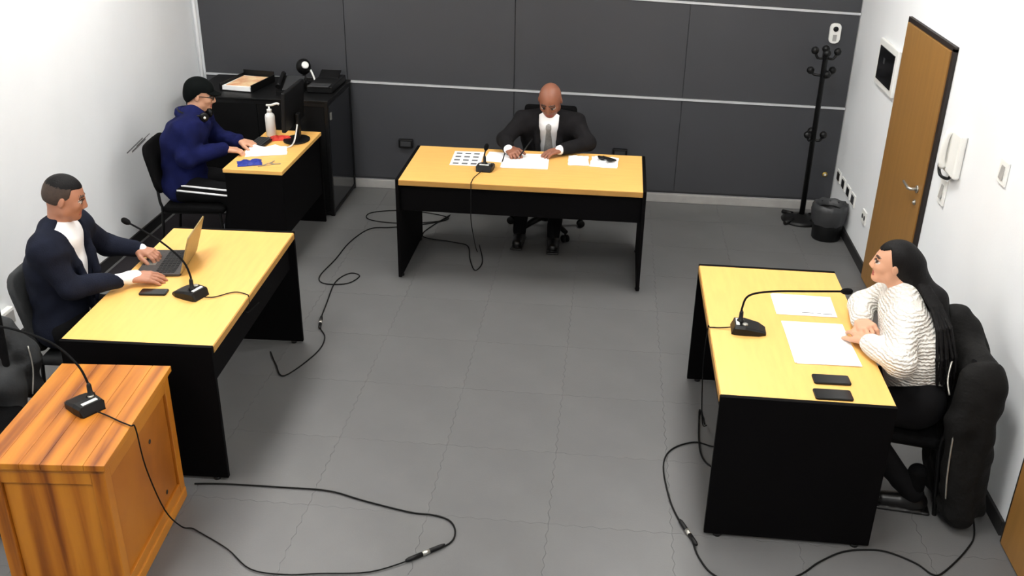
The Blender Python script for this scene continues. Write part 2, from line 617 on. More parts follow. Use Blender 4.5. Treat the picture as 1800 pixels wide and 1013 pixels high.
# ================================================================== THE ROOM
def build_room():
    T = 0.12
    fl = struct('floor', MB().bx(XL - T, XR + T, YF - T, YB + T, -0.10, -0.012), 'floor_base')
    # interlocking floor tiles
    pit, x0, y0 = 0.577, -1.32, 4.255
    nz, amp = 14, 0.0065

    def edge(n):
        return [(i / n, amp * (1 if i % 2 else -1) if 0 < i < n else 0.0) for i in range(n)]
    base = []
    e = edge(nz)
    for t, a in e:
        base.append((t * pit, a))
    for t, a in e:
        base.append((pit + a, t * pit))
    for t, a in e:
        base.append((pit - t * pit, pit + (amp * (1 if (round(t * nz)) % 2 else -1) if t > 0 else 0)))
    for t, a in e:
        base.append((a, pit - t * pit))
    c = pit / 2
    base = [(c + (x - c) * 0.9978, c + (y - c) * 0.9978) for x, y in base]
    shared = None
    i0 = math.floor((XL - x0) / pit)
    i1 = math.ceil((XR - x0) / pit)
    j0 = math.floor((2.2 - y0) / pit)
    j1 = math.ceil((YB - y0) / pit)
    for j in range(j0, j1):
        for i in range(i0, i1):
            ox, oy = x0 + i * pit, y0 + j * pit
            inside = ox > XL + 0.02 and ox + pit < XR - 0.02 and oy + pit < YB - 0.02
            if inside and shared:
                o = link_mesh('tile', shared, fl, (ox, oy, 0))
                continue
            if inside:
                poly = base
            else:
                poly = []
                for x, y in base:
                    q = (min(max(x + ox, XL), XR) - ox, min(y + oy, YB) - oy)
                    if not poly or (abs(q[0] - poly[-1][0]) + abs(q[1] - poly[-1][1])) > 1e-5:
                        poly.append(q)
                if len(poly) < 3:
                    continue
                xs = [p[0] for p in poly]
                ys = [p[1] for p in poly]
                if max(xs) - min(xs) < 0.02 or max(ys) - min(ys) < 0.02:
                    continue
            mb = MB()
            mb.prism(poly, -0.0118, 0.0)
            o = mb.build('tile', 'floor_tile', fl, loc=(ox, oy, 0))
            if inside:
                shared = o.data
    struct('ceiling', MB().bx(XL - T, XR + T, YF - T, YB + T, ZC, ZC + 0.1), 'ceiling_white')
    struct('wall_left', MB().bx(XL - T, XL, YF, YB, -0.012, ZC), 'wall_white')
    struct('wall_right', MB().bx(XR, XR + T, YF, YB, -0.012, ZC), 'wall_white')
    wb = struct('wall_back', MB().bx(XL - T, XR + T, YB, YB + T, -0.012, ZC), 'wall_white')
    struct('wall_front', MB().bx(XL - T, XR + T, YF - T, YF, -0.012, ZC), 'wall_white')
    # dark wall panels, each its own board, with metal strips between the rows
    xs = [-3.485, -2.229, -0.795, 0.612, XR - 0.004]

    def strip_z(x, zl, zr):
        return zl + (zr - zl) * (x - xs[0]) / (xs[-1] - xs[0])
    rows = [((0.10, 0.10), (0.960, 0.880)), ((0.984, 0.904), (1.825, 1.640)), ((1.849, 1.664), (2.58, 2.46))]
    MB().bx(xs[0], xs[-1], YB - 0.006, YB - 0.0005, 0.08, 2.45).build('backing_board', 'panel_grey', wb)
    g = 0.004
    for (a, b), (c2, d) in rows:
        for k in range(4):
            xa, xb = xs[k] + g, xs[k + 1] - g
            za, zb = strip_z(xa, a, b), strip_z(xb, a, b)
            zc, zd = strip_z(xa, c2, d), strip_z(xb, c2, d)
            mb = MB()
            y1, y2 = YB - 0.020, YB - 0.006
            mb._add([(xa, y1, za), (xb, y1, zb), (xb, y1, zd), (xa, y1, zc), (xa, y2, za), (xb, y2, zb), (xb, y2, zd), (xa, y2, zc)],
                    ((0, 1, 2, 3), (4, 7, 6, 5), (0, 4, 5, 1), (1, 5, 6, 2), (2, 6, 7, 3), (3, 7, 4, 0)))
            mb.build('panel', 'panel_grey', wb)
    for n, (zl, zr) in enumerate(((0.960, 0.880), (1.825, 1.640))):
        mb = MB()
        y1, y2 = YB - 0.030, YB - 0.001
        xa, xb = xs[0], xs[-1]
        mb._add([(xa, y1, zl + .003), (xb, y1, zr + .003), (xb, y1, zr + 0.021), (xa, y1, zl + 0.021), (xa, y2, zl + .003), (xb, y2, zr + .003), (xb, y2, zr + 0.021), (xa, y2, zl + 0.021)],
                ((0, 1, 2, 3), (4, 7, 6, 5), (0, 4, 5, 1), (1, 5, 6, 2), (2, 6, 7, 3), (3, 7, 4, 0)))
        struct('trim_%d' % (n + 1), mb, 'aluminium')
    struct('trim_3', MB().tube([(XL + 0.034, YB - 0.02, 0.0), (XL + 0.034, YB - 0.02, ZC)], 0.016, 10), 'wall_white')
    struct('baseboard_back', MB().bx(XL + 0.06, XR - 0.002, YB - 0.032, YB - 0.001, 0.0, 0.075, 0.004), 'baseboard_grey')
    struct('baseboard_left', MB().bx(XL + 0.001, XL + 0.016, YF, YB - 0.04, 0.0, 0.08, 0.003), 'baseboard_dark')
    d1a, d1b = 5.80, 6.76
    d2a, d2b = 2.90, 3.80
    bb = MB()
    for a, b in ((YF, d2a - 0.05), (d2b + 0.05, d1a - 0.05), (d1b + 0.05, YB - 0.04)):
        bb.bx(XR - 0.016, XR - 0.001, a, b, 0.0, 0.08, 0.003)
    struct('baseboard_right', bb, 'baseboard_dark')
    for n, (a, b, zt) in enumerate(((d1a, d1b, 1.86), (d2a, d2b, 2.02))):
        dr = struct('door_%d' % (n + 1), MB().bx(XR - 0.030, XR - 0.001, a + 0.02, b - 0.012, 0.008, zt - 0.02, 0.003), 'door_wood')
        f = MB()
        f.bx(XR - 0.022, XR - 0.001, a - 0.024, a + 0.016, 0.0, zt)
        f.bx(XR - 0.022, XR - 0.001, b - 0.008, b + 0.012, 0.0, zt)
        f.bx(XR - 0.022, XR - 0.001, a - 0.024, b + 0.012, zt - 0.016, zt + 0.012)
        f.build('door_frame', 'frame_dark', dr)
        if n == 0:
            hy, hz = a + 0.10, 0.985
            h = MB()
            h.lathe([(0.024, 0), (0.024, 0.008)], (XR - 0.030, hy, hz), 16, axis=(-1, 0, 0))
            h.tube([(XR - 0.034, hy, hz), (XR - 0.075, hy, hz), (XR - 0.082, hy + 0.02, hz), (XR - 0.082, hy + 0.13, hz + 0.006)], [0.010, 0.010, 0.010, 0.008], 10)
            h.build('door_handle', 'steel', dr)
            k = MB()
            k.lathe([(0.017, 0), (0.017, 0.008), (0.008, 0.009), (0.008, 0.016)], (XR - 0.030, hy, hz - 0.085), 14, axis=(-1, 0, 0))
            k.build('keyhole', 'steel', dr)
    # luminaires on the ceiling
    for n, (x, y) in enumerate(((-2.4, 1.2), (0.7, 1.2), (-2.4, 3.7), (0.7, 3.7), (-2.4, 6.2), (0.7, 6.2))):
        side = 'left' if x < 0 else 'right'
        depth = ('nearest the camera', 'in the middle row', 'nearest the dark wall')[n // 2]
        t = thing('ceiling_light', 'flat white ceiling light panel on the %s side, %s' % (side, depth), 'light', (x, y, ZC - 0.001), 0, 'ceiling light panels')
        fr = MB()
        for s in (-1, 1):
            fr.bx(s * 0.31 - 0.012, s * 0.31 + 0.012, -0.622, 0.622, -0.035, 0)
            fr.bx(-0.322, 0.322, s * 0.61 - 0.012, s * 0.61 + 0.012, -0.035, 0)
        fr.build('frame', 'white_plastic', t)
        MB().bx(-0.297, 0.297, -0.597, 0.597, -0.028, -0.004).build('diffuser', 'lamp_panel', t)


build_room()


# ================================================================== TABLES
def table(label, loc, rz, W, D, front, group='beech topped tables with black side panels'):
    """length along local x; the closed front is on side `front` (+1 / -1) of local y"""
    H = 0.75
    t = thing('office_table', label, 'table', (loc[0], loc[1], 0), rz, group)
    p = 0.024
    MB().bx(-W / 2 + p, W / 2 - p, -D / 2, D / 2, H - 0.042, H, 0.003).build('tabletop', ['table_top'], t)
    fy = front * D / 2
    MB().bx(-W / 2 + p, W / 2 - p, min(fy, fy + front * 0.004), max(fy, fy + front * 0.004), H - 0.038, H - 0.004, 0.001).build('edge_band', 'table_edge', t)
    for s in (-1, 1):
        x = s * (W / 2 - p / 2)
        MB().bx(x - p / 2, x + p / 2, -D / 2 - 0.002, D / 2 + 0.002, 0.012, H + 0.001, 0.003).build('side_panel', 'table_black', t)
        for q in (-1, 1):
            MB().lathe([(0.018, 0), (0.018, 0.013)], (x, q * (D / 2 - 0.06), 0), 10).build('glide', 'black_plastic', t)
    y = front * (D / 2 - 0.05)
    MB().bx(-W / 2 + p, W / 2 - p, y - 0.009, y + 0.009, H - 0.24, H - 0.042, 0.002).build('modesty_panel', 'table_black', t)
    return t


table('beech topped table with black sides in front of the dark panelled wall', (-0.563, 6.664), -0.006, 1.719, 0.792, -1)
table('beech topped table with the open laptop, black side panels, beside the white wall', (-2.157, 4.529), 1.606, 1.443, 0.728, -1)
table('beech topped table with two phones and white sheets, black side panels', (0.9325, 4.400), 1.568, 1.427, 0.742, 1)


def clerk_desk():
    x0, x1, y0, y1, H = -2.665, -2.235, 6.315, 7.30, 0.75
    t = thing('corner_desk', 'narrow cluttered desk with pale top and black panels in the far corner', 'desk', ((x0 + x1) / 2, (y0 + y1) / 2, 0), 0)
    o = t.location
    MB().bx(x0, x1, y0, y1, H - 0.028, H, 0.003).build('desktop', 'table_top', t, off=o)
    MB().bx(x0 + 0.01, x1 - 0.004, y0 + 0.006, y0 + 0.03, 0.0, H - 0.028, 0.002).build('side_panel', 'table_black', t, off=o)
    MB().bx(x0 + 0.01, x1 - 0.004, y1 - 0.03, y1 - 0.006, 0.0, H - 0.028, 0.002).build('side_panel', 'table_black', t, off=o)
    MB().bx(x1 - 0.034, x1 - 0.014, y0 + 0.03, y1 - 0.03, 0.25, H - 0.028, 0.002).build('modesty_panel', 'table_black', t, off=o)


clerk_desk()


def cabinet():
    x0, x1, y0, y1, H = -3.36, -2.20, 7.40, 8.12, 0.955
    t = thing('equipment_cabinet', 'black metal equipment cabinet with smoked glass side against the dark wall', 'cabinet', ((x0 + x1) / 2, (y0 + y1) / 2, 0), 0)
    o = t.location
    f = MB()
    for x in (x0 + 0.015, x1 - 0.015):
        for y in (y0 + 0.015, y1 - 0.015):
            f.bx(x - 0.015, x + 0.015, y - 0.015, y + 0.015, 0, H, 0.003)
    for z in (0.03, H - 0.017):
        for x in (x0 + 0.015, x1 - 0.015):
            f.bx(x - 0.013, x + 0.013, y0 + 0.03, y1 - 0.03, z - 0.015, z + 0.015)
        for y in (y0 + 0.015, y1 - 0.015):
            f.bx(x0 + 0.03, x1 - 0.03, y - 0.013, y + 0.013, z - 0.015, z + 0.015)
    f.build('frame', 'black_plastic', t, off=o)
    MB().bx(x0 - 0.005, x1 + 0.005, y0 - 0.005, y1 + 0.005, H, H + 0.018, 0.004).build('cabinet_top', 'black_plastic', t, off=o)
    MB().bx(x1 - 0.012, x1 - 0.006, y0 + 0.03, y1 - 0.03, 0.045, H - 0.03).build('glass_panel', 'dark_glass', t, off=o)
    MB().bx(x0 + 0.006, x0 + 0.012, y0 + 0.03, y1 - 0.03, 0.045, H - 0.03).build('side_panel', 'black_plastic', t, off=o)
    m = (x0 + x1) / 2
    for a, b, hx in ((x0 + 0.03, m - 0.002, m - 0.05), (m + 0.002, x1 - 0.03, m + 0.05)):
        d = MB().bx(a, b, y0 + 0.004, y0 + 0.02, 0.045, H - 0.032, 0.003).build('door', 'black_matte', t, off=o)
        MB().bx(hx - 0.008, hx + 0.008, y0 - 0.012, y0 + 0.004, 0.42, 0.56, 0.003).build('handle', 'grey_plastic', d, off=o)
    MB().bx(x0 + 0.04, x1 - 0.04, y1 - 0.02, y1 - 0.012, 0.04, H - 0.03).build('back_panel', 'black_matte', t, off=o)
    MB().bx(x0 + 0.04, x1 - 0.02, y0 + 0.04, y1 - 0.03, 0.14, 0.158, 0.002).build('shelf', 'grey_plastic', t, off=o)
    for z in (0.19, 0.24):
        MB().bx(x1 - 0.30, x1 - 0.04, y0 + 0.30, y1 - 0.06, z - 0.018, z + 0.018, 0.003).build('rack_unit', 'grey_plastic', t, off=o)
    MB().bx(x1 - 0.008, x1 + 0.006, y0 + 0.06, y0 + 0.09, 0.80, 0.86, 0.004).build('latch', 'steel', t, off=o)


cabinet()


def lectern():
    c = (-2.125, 3.285)
    W, D, H = 0.470, 0.740, 0.72
    t = thing('lectern', 'honey coloured pine lectern with raised panels and plank top', 'lectern', (c[0], c[1], 0), 0.085)
    MB().bx(-W / 2 + .03, W / 2 - .03, -D / 2 + .03, D / 2 - .03, 0.03, H - 0.03).build('carcass', 'pine_wood', t)
    MB().bx(-W / 2 - 0.004, W / 2 + 0.004, -D / 2 - 0.004, D / 2 + 0.004, 0.0, 0.06, 0.008).build('plinth', 'pine_wood', t)
    n = 6
    wv = (W + 0.03) / n
    for k in range(n):
        a = -W / 2 - 0.015 + k * wv
        MB().bx(a + 0.0004, a + wv - 0.0004, -D / 2 - 0.015, D / 2 + 0.015, H - 0.028, H, 0.0025).build('plank', 'pine_wood', t)
    m = MB()
    m.bx(-W / 2 - 0.004, W / 2 + 0.004, -D / 2 - 0.004, D / 2 + 0.004, H - 0.046, H - 0.0285, 0.005)
    m.build('moulding', 'pine_wood', t)
    st = 0.055
    zb, zt = 0.062, H - 0.048
    for sx in (-1, 1):
        for sy in (-1, 1):
            x = sx * (W / 2 - st / 2)
            y = sy * (D / 2 - st / 2)
            MB().bx(x - st / 2, x + st / 2, y - st / 2, y + st / 2, zb, zt, 0.004).build('stile', 'pine_wood', t)
    for sx in (-1, 1):
        x = sx * (W / 2 - 0.012)
        for z0, z1 in ((zb, zb + 0.05), (zt - 0.055, zt)):
            MB().bx(x - 0.010, x + 0.010, -D / 2 + st, D / 2 - st, z0, z1, 0.003).build('rail', 'pine_wood', t)
        MB().bx(x - 0.006 - sx * 0.008, x + 0.006 - sx * 0.008, -D / 2 + st, D / 2 - st, zb + 0.05, zt - 0.055, 0.004).build('panel', 'pine_wood', t)
    for sy in (-1, 1):
        y = sy * (D / 2 - 0.012)
        for z0, z1 in ((zb, zb + 0.05), (zt - 0.055, zt)):
            MB().bx(-W / 2 + st, W / 2 - st, y - 0.010, y + 0.010, z0, z1, 0.003).build('rail', 'pine_wood', t)
        MB().bx(-W / 2 + st, W / 2 - st, y - 0.006 - sy * 0.008, y + 0.006 - sy * 0.008, zb + 0.05, zt - 0.055, 0.004).build('panel', 'pine_wood', t)
    for y, z in ((0.10, 0.50), (0.19, 0.16)):
        MB().lathe([(0.011, 0), (0.011, 0.0015)], (W / 2 - 0.0135, y, z), 12, axis=(1, 0, 0)).build('knot', 'frame_dark', t)


lectern()


def floor_shade_sheet():  # added dark sheet; the shade on this floor is put into its colour
    t = thing('floor_shade_sheet', 'dark sheet standing in for shaded floor under the chair of the person in blue', 'painted shade', (-3.1, 6.6, 0))
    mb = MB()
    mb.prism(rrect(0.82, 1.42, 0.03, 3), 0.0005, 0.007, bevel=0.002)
    mb.build('shade_sheet', 'shade_dark', t)
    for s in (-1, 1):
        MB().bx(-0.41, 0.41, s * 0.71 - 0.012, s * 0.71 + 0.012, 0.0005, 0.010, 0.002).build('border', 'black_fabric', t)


floor_shade_sheet()


# ================================================================== MICROPHONES AND CABLES
def microphone(label, loc, rz, neck, cable=None, group='desk microphones', sc=1.0):
    """base front points along local +x; neck = world points from the base to the tip"""
    t = thing('desk_microphone', label, 'microphone', loc, rz, group)
    Mi = Matrix.Rotation(-rz, 3, 'Z')

    def lw(p):
        return Mi @ (Vector(p) - Vector(loc))
    L, Wd = 0.165 * sc, 0.118 * sc
    mb = MB()
    sec = [(-L / 2, 0.006, Wd * .42), (-L / 2 + 0.014, 0.044, Wd * .48), (-L * 0.12, 0.046, Wd * .5), (L * 0.30, 0.030, Wd * .46), (L / 2, 0.014, Wd * .34)]
    rings = []
    for x, z, hw in sec:
        rings.append([mb.bm.verts.new(v) for v in ((x, -hw, 0), (x, -hw, z * .75), (x, -hw + 0.01, z), (x, hw - 0.01, z), (x, hw, z * .75), (x, hw, 0))])
    for a, b in zip(rings[:-1], rings[1:]):
        for k in range(6):
            mb.bm.faces.new((a[k], a[(k + 1) % 6], b[(k + 1) % 6], b[k]))
    mb.bm.faces.new(rings[0])
    mb.bm.faces.new(list(reversed(rings[-1])))
    mb.build('base', 'black_plastic', t)
    MB().bx(-0.062 * sc, -0.046 * sc, -0.034 * sc, 0.034 * sc, 0.044, 0.0485, 0.001).build('name_strip', 'white_plastic', t)
    MB().lathe([(0.013, 0), (0.013, 0.006), (0.010, 0.008)], (-0.020, -0.028 * sc, 0.0445), 16).build('talk_button', 'steel', t)
    nk = [lw(p) for p in neck]
    MB().lathe([(0.020, -0.004), (0.017, 0.010), (0.011, 0.014), (0.010, 0.05), (0.006, 0.06)], (nk[0].x, nk[0].y, 0.044), 14).build('socket', 'black_plastic', t)
    pts = spline([(nk[0].x, nk[0].y, 0.05)] + nk[1:], 8)
    MB().tube(pts, 0.0052, 8).build('gooseneck', 'black_matte', t)
    d = (pts[-1] - pts[-3]).normalized()
    tip = pts[-1]
    MB().lathe([(0.005, -0.012), (0.011, -0.004), (0.0155, 0.008), (0.017, 0.024), (0.0145, 0.040), (0.008, 0.048), (0, 0.050)], tip, 14, axis=d).build('foam_tip', 'black_fabric', t)
    if cable:
        MB().tube([lw(p) for p in cable], 0.0032, 6, smooth_iter=5).build('cable', 'rubber', t)
    return t


ZT = 0.751
microphone('black gooseneck microphone on the table of the man in the dark suit', (-0.835, 6.59, ZT), 1.45,
           [(-0.842, 6.565, ZT), (-0.843, 6.565, 0.83), (-0.842, 6.57, 0.865), (-0.838, 6.60, 0.89)],
           [(-0.85, 6.51, ZT + 0.012), (-0.875, 6.44, ZT + 0.006), (-0.893, 6.36, ZT + 0.005), (-0.895, 6.28, ZT + 0.004), (-0.895, 6.257, ZT - 0.005), (-0.895, 6.252, 0.60), (-0.90, 6.30, 0.45), (-0.93, 6.72, 0.10), (-0.925, 6.80, 0.012)])
microphone('black gooseneck microphone beside the open laptop', (-2.085, 4.345, ZT), PI - 0.35,
           [(-2.06, 4.325, ZT), (-2.065, 4.335, 0.87), (-2.12, 4.375, 0.94), (-2.28, 4.47, 1.00), (-2.47, 4.56, 1.045)],
           [(-2.00, 4.31, ZT + 0.012), (-1.95, 4.33, ZT + 0.005), (-1.87, 4.40, ZT + 0.005), (-1.80, 4.385, ZT + 0.004), (-1.786, 4.375, ZT - 0.006), (-1.787, 4.37, 0.69), (-1.81, 4.38, 0.66), (-1.823, 4.45, 0.62), (-1.823, 4.6, 0.60)])
microphone('black gooseneck microphone on the table with the two phones', (0.745, 4.325, ZT), -0.04,
           [(0.705, 4.335, ZT), (0.705, 4.335, 0.87), (0.735, 4.36, 0.925), (0.85, 4.40, 0.935), (1.05, 4.44, 0.93), (1.20, 4.47, 0.925)],
           [(0.66, 4.33, ZT + 0.012), (0.61, 4.33, ZT + 0.005), (0.562, 4.33, ZT + 0.004), (0.552, 4.33, ZT - 0.006), (0.553, 4.34, 0.5), (0.60, 4.5, 0.1), (0.64, 4.6, 0.012)])
microphone('black gooseneck microphone standing on the pine lectern', (-2.125, 3.31, 0.721), PI - 0.55,
           [(-2.10, 3.335, 0.721), (-2.105, 3.34, 0.82), (-2.16, 3.375, 0.89), (-2.28, 3.42, 0.955), (-2.46, 3.45, 0.995), (-2.60, 3.46, 1.0)],
           [(-2.045, 3.265, 0.735), (-1.99, 3.25, 0.727), (-1.92, 3.215, 0.727), (-1.862, 3.19, 0.727), (-1.843, 3.19, 0.715), (-1.846, 3.22, 0.5), (-1.85, 3.32, 0.2), (-1.845, 3.43, 0.02), (-1.80, 3.44, 0.006), (-1.756, 3.418, 0.006),
            (-1.585, 3.321, .006), (-1.439, 3.207, .006), (-1.28, 3.191, .006), (-1.136, 3.215, .006), (-0.917, 3.252, .006), (-0.759, 3.345, .008)])


def cable(label, pts, z=0.006, plug=None, r=0.0042):
    P = [(p[0], p[1], p[2] if len(p) > 2 else z) for p in pts]
    c = P[0]
    t = thing('cable', label, 'cable', (c[0], c[1], 0), 0, 'black cables on the floor')
    MB().tube(P, r, 6, smooth_iter=6).build('cord', 'rubber', t, off=t.location)
    if plug:
        a, b = Vector((*plug[0], 0.011)), Vector((*plug[1], 0.011))
        d = b - a
        MB().tube([a, a + d * .08, a + d * .42], [0.006, 0.010, 0.0105], 10).build('plug', 'black_plastic', t, off=t.location)
        MB().tube([a + d * .42, a + d * .60], 0.0112, 10).build('connector_shell', 'steel', t, off=t.location)
        MB().tube([a + d * .60, a + d * .92, b], [0.0105, 0.010, 0.006], 10).build('socket', 'black_plastic', t, off=t.location)
    return t


cable('black cable looping across the floor beside the pine lectern', [(-0.703, 3.39), (-0.602, 3.479), (-0.588, 3.561), (-0.627, 3.638), (-0.714, 3.67), (-0.825, 3.677), (-1.06, 3.735), (-1.249, 3.790), (-1.479, 3.79), (-1.766, 3.782), (-1.92, 3.765)], plug=((-0.775, 3.335), (-0.62, 3.462)))
cable('black cable coiled on the floor behind the middle table leg',
      [(-0.93, 6.95), (-0.864, 6.634), (-0.898, 6.473), (-0.964, 6.673), (-1.017, 6.919), (-1.148, 6.982), (-1.409, 7.09), (-1.262, 7.547), (-1.33, 7.40), (-1.647, 7.311), (-1.905, 7.364), (-1.909, 7.521), (-1.611, 7.604), (-1.27, 7.50), (-1.36, 7.36), (-1.671, 7.217), (-1.847, 7.158), (-1.936, 6.871), (-1.959, 6.535), (-1.991, 6.223), (-1.925, 6.106), (-1.766, 6.127), (-1.709, 6.262), (-1.79, 6.3), (-1.853, 6.144), (-1.826, 5.825), (-1.782, 5.493), (-1.700, 5.32), (-1.70, 5.113), (-1.806, 4.832), (-1.899, 4.955), (-1.98, 5.10)], plug=((-1.80, 5.60), (-1.765, 5.43)))
cable('black cable looping around the near corner of the right table',
      [(0.63, 4.62), (0.614, 4.767), (0.589, 4.48), (0.597, 4.297), (0.66, 4.217), (0.80, 4.25), (0.80, 4.40), (0.664, 4.409), (0.562, 4.439), (0.438, 4.354), (0.391, 4.196), (0.414, 3.917), (0.464, 3.73), (0.499, 3.653), (0.525, 3.522), (0.59, 3.409), (0.75, 3.36), (0.944, 3.449), (1.06, 3.555), (1.176, 3.637), (1.283, 3.666), (1.383, 3.663), (1.492, 3.6), (1.548, 3.533), (1.604, 3.558), (1.753, 3.727), (1.83, 3.87), (1.90, 4.2)], plug=((0.452, 3.77), (0.520, 3.60)))


# ================================================================== CHAIRS
def stack_chair(name, label, loc, rz, fabric='black_fabric', back_z=(0.52, 0.92), wide=0.46, frame='black_plastic'):
    """faces local +x"""
    t = thing(name, label, 'chair', (loc[0], loc[1], 0), rz)
    b = Blob(0.008)
    A = np.eye(3)
    b.box(V(0.02, 0, 0.402), A, V(0.225, wide / 2, 0.028), 0.025)
    b.build('seat', fabric, t)
    zc = (back_z[0] + back_z[1]) / 2
    hh = (back_z[1] - back_z[0]) / 2
    bk = Blob(0.008)
    tl = 0.20
    A = np.array([[math.cos(tl), 0, math.sin(tl)], [0, 1, 0], [-math.sin(tl), 0, math.cos(tl)]])
    c = V(-0.255, 0, zc)

    def curved(X, Y, Z):
        lx = (X - c[0]) * A[0][0] + (Z - c[2]) * A[0][2] - 0.35 * (Y ** 2) + 0.012
        lz = (X - c[0]) * A[2][0] + (Z - c[2]) * A[2][2]
        qy = np.abs(Y) - (wide / 2 - 0.09)
        qz = np.abs(lz) - (hh - 0.09)
        d2 = np.sqrt(np.maximum(qy, 0) ** 2 + np.maximum(qz, 0) ** 2) + np.minimum(np.maximum(qy, qz), 0) - 0.09
        w1 = d2 + 0.018
        w2 = np.abs(lx) - 0.020 + 0.018
        return np.sqrt(np.maximum(w1, 0) ** 2 + np.maximum(w2, 0) ** 2) + np.minimum(np.maximum(w1, w2), 0) - 0.018
    bk.func(curved, (-0.42, -wide / 2 - 0.03, back_z[0] - 0.06), (-0.12, wide / 2 + 0.03, back_z[1] + 0.06), op='add')
    bk.build('backrest', fabric, t)
    for s in (-1, 1):
        y = s * (wide / 2 - 0.03)
        MB().tube([(0.22, y, 0.0), (0.20, y, 0.36), (0.17, y, 0.378)], 0.011, 8, smooth_iter=3).build('leg', frame, t)
        MB().tube([(-0.26, y, 0.0), (-0.215, y, 0.37), (-0.225, y, 0.45), (-0.24, y * 0.93, 0.60), (-0.27, y * 0.9, 0.72)], 0.011, 8, smooth_iter=3).build('leg', frame, t)
    for y in (-wide / 2 + 0.03, wide / 2 - 0.03):
        MB().tube([(0.20, y, 0.372), (-0.21, y, 0.372)], 0.010, 8).build('seat_rail', frame, t)
    return t


def office_chair(label, loc, rz):
    t = thing('office_chair', label, 'chair', (loc[0], loc[1], 0), rz)
    Blob(0.009).box(V(0, 0, 0.395), np.eye(3), V(0.24, 0.24, 0.04), 0.035).build('seat', 'black_fabric', t)
    tl = 0.15
    A = np.array([[math.cos(tl), 0, math.sin(tl)], [0, 1, 0], [-math.sin(tl), 0, math.cos(tl)]])
    Blob(0.009).box(V(-0.27, 0, 0.73), A, V(0.035, 0.21, 0.22), 0.03).build('backrest', 'black_fabric', t)
    MB().tube([(-0.05, 0, 0.348), (-0.26, 0, 0.348), (-0.29, 0, 0.42), (-0.27, 0, 0.62)], 0.018, 8, smooth_iter=4).build('back_support', 'black_plastic', t)
    MB().lathe([(0.05, 0.355), (0.05, 0.34), (0.025, 0.33), (0.025, 0.20), (0.045, 0.19), (0.045, 0.09), (0.03, 0.08)], (0, 0, 0), 16).build('gas_column', 'black_plastic', t)
    for k in range(5):
        a = 2 * PI * k / 5 + 0.628
        dx, dy = math.cos(a), math.sin(a)
        lg = MB().tube([(dx * 0.03, dy * 0.03, 0.125), (dx * 0.17, dy * 0.17, 0.110), (dx * 0.31, dy * 0.31, 0.085)], [0.030, 0.024, 0.018], 8).build('base_arm', 'black_plastic', t)
        w_ = MB()
        for s in (-1, 1):
            c = Vector((dx * 0.30 - dy * 0.016 * s, dy * 0.30 + dx * 0.016 * s, 0.030))
            w_.lathe([(0.0, -0.010), (0.026, -0.010), (0.030, -0.005), (0.030, 0.005), (0.026, 0.010), (0.0, 0.010)], c, 14, axis=(-dy, dx, 0))
        w_.tube([(dx * 0.30, dy * 0.30, 0.03), (dx * 0.30, dy * 0.30, 0.08)], 0.008, 6)
        w_.build('caster', 'rubber', lg)
    return t


office_chair('black swivel chair of the bald man, star base under the middle table', (-0.45, 7.36), -PI / 2)
stack_chair('visitor_chair', 'black rounded visitor chair under the person in the blue hoodie', (-2.985, 6.60), 0.10, back_z=(0.50, 0.87))
stack_chair('visitor_chair', 'dark grey backed visitor chair of the man in the navy suit', (-2.675, 4.40), 0.06, fabric='jacket_grey', back_z=(0.42, 0.87), wide=0.44)
stack_chair('visitor_chair', 'black visitor chair hidden below the hanging black coat', (1.46, 4.22), PI - 0.20, back_z=(0.48, 0.82))
office_chair('black swivel chair cut off by the left picture edge beside the lectern', (-2.86, 3.46), -PI / 2 + 0.35)


# ================================================================== PEOPLE
def frame(az, pitch=0.0, tilt=0.0):
    f = V(math.cos(az) * math.cos(pitch), math.sin(az) * math.cos(pitch), math.sin(pitch))
    s = V(-math.sin(az), math.cos(az), 0)
    u = np.cross(f, s)
    s2 = s * math.cos(tilt) + u * math.sin(tilt)
    u2 = -s * math.sin(tilt) + u * math.cos(tilt)
    return f, s2, u2


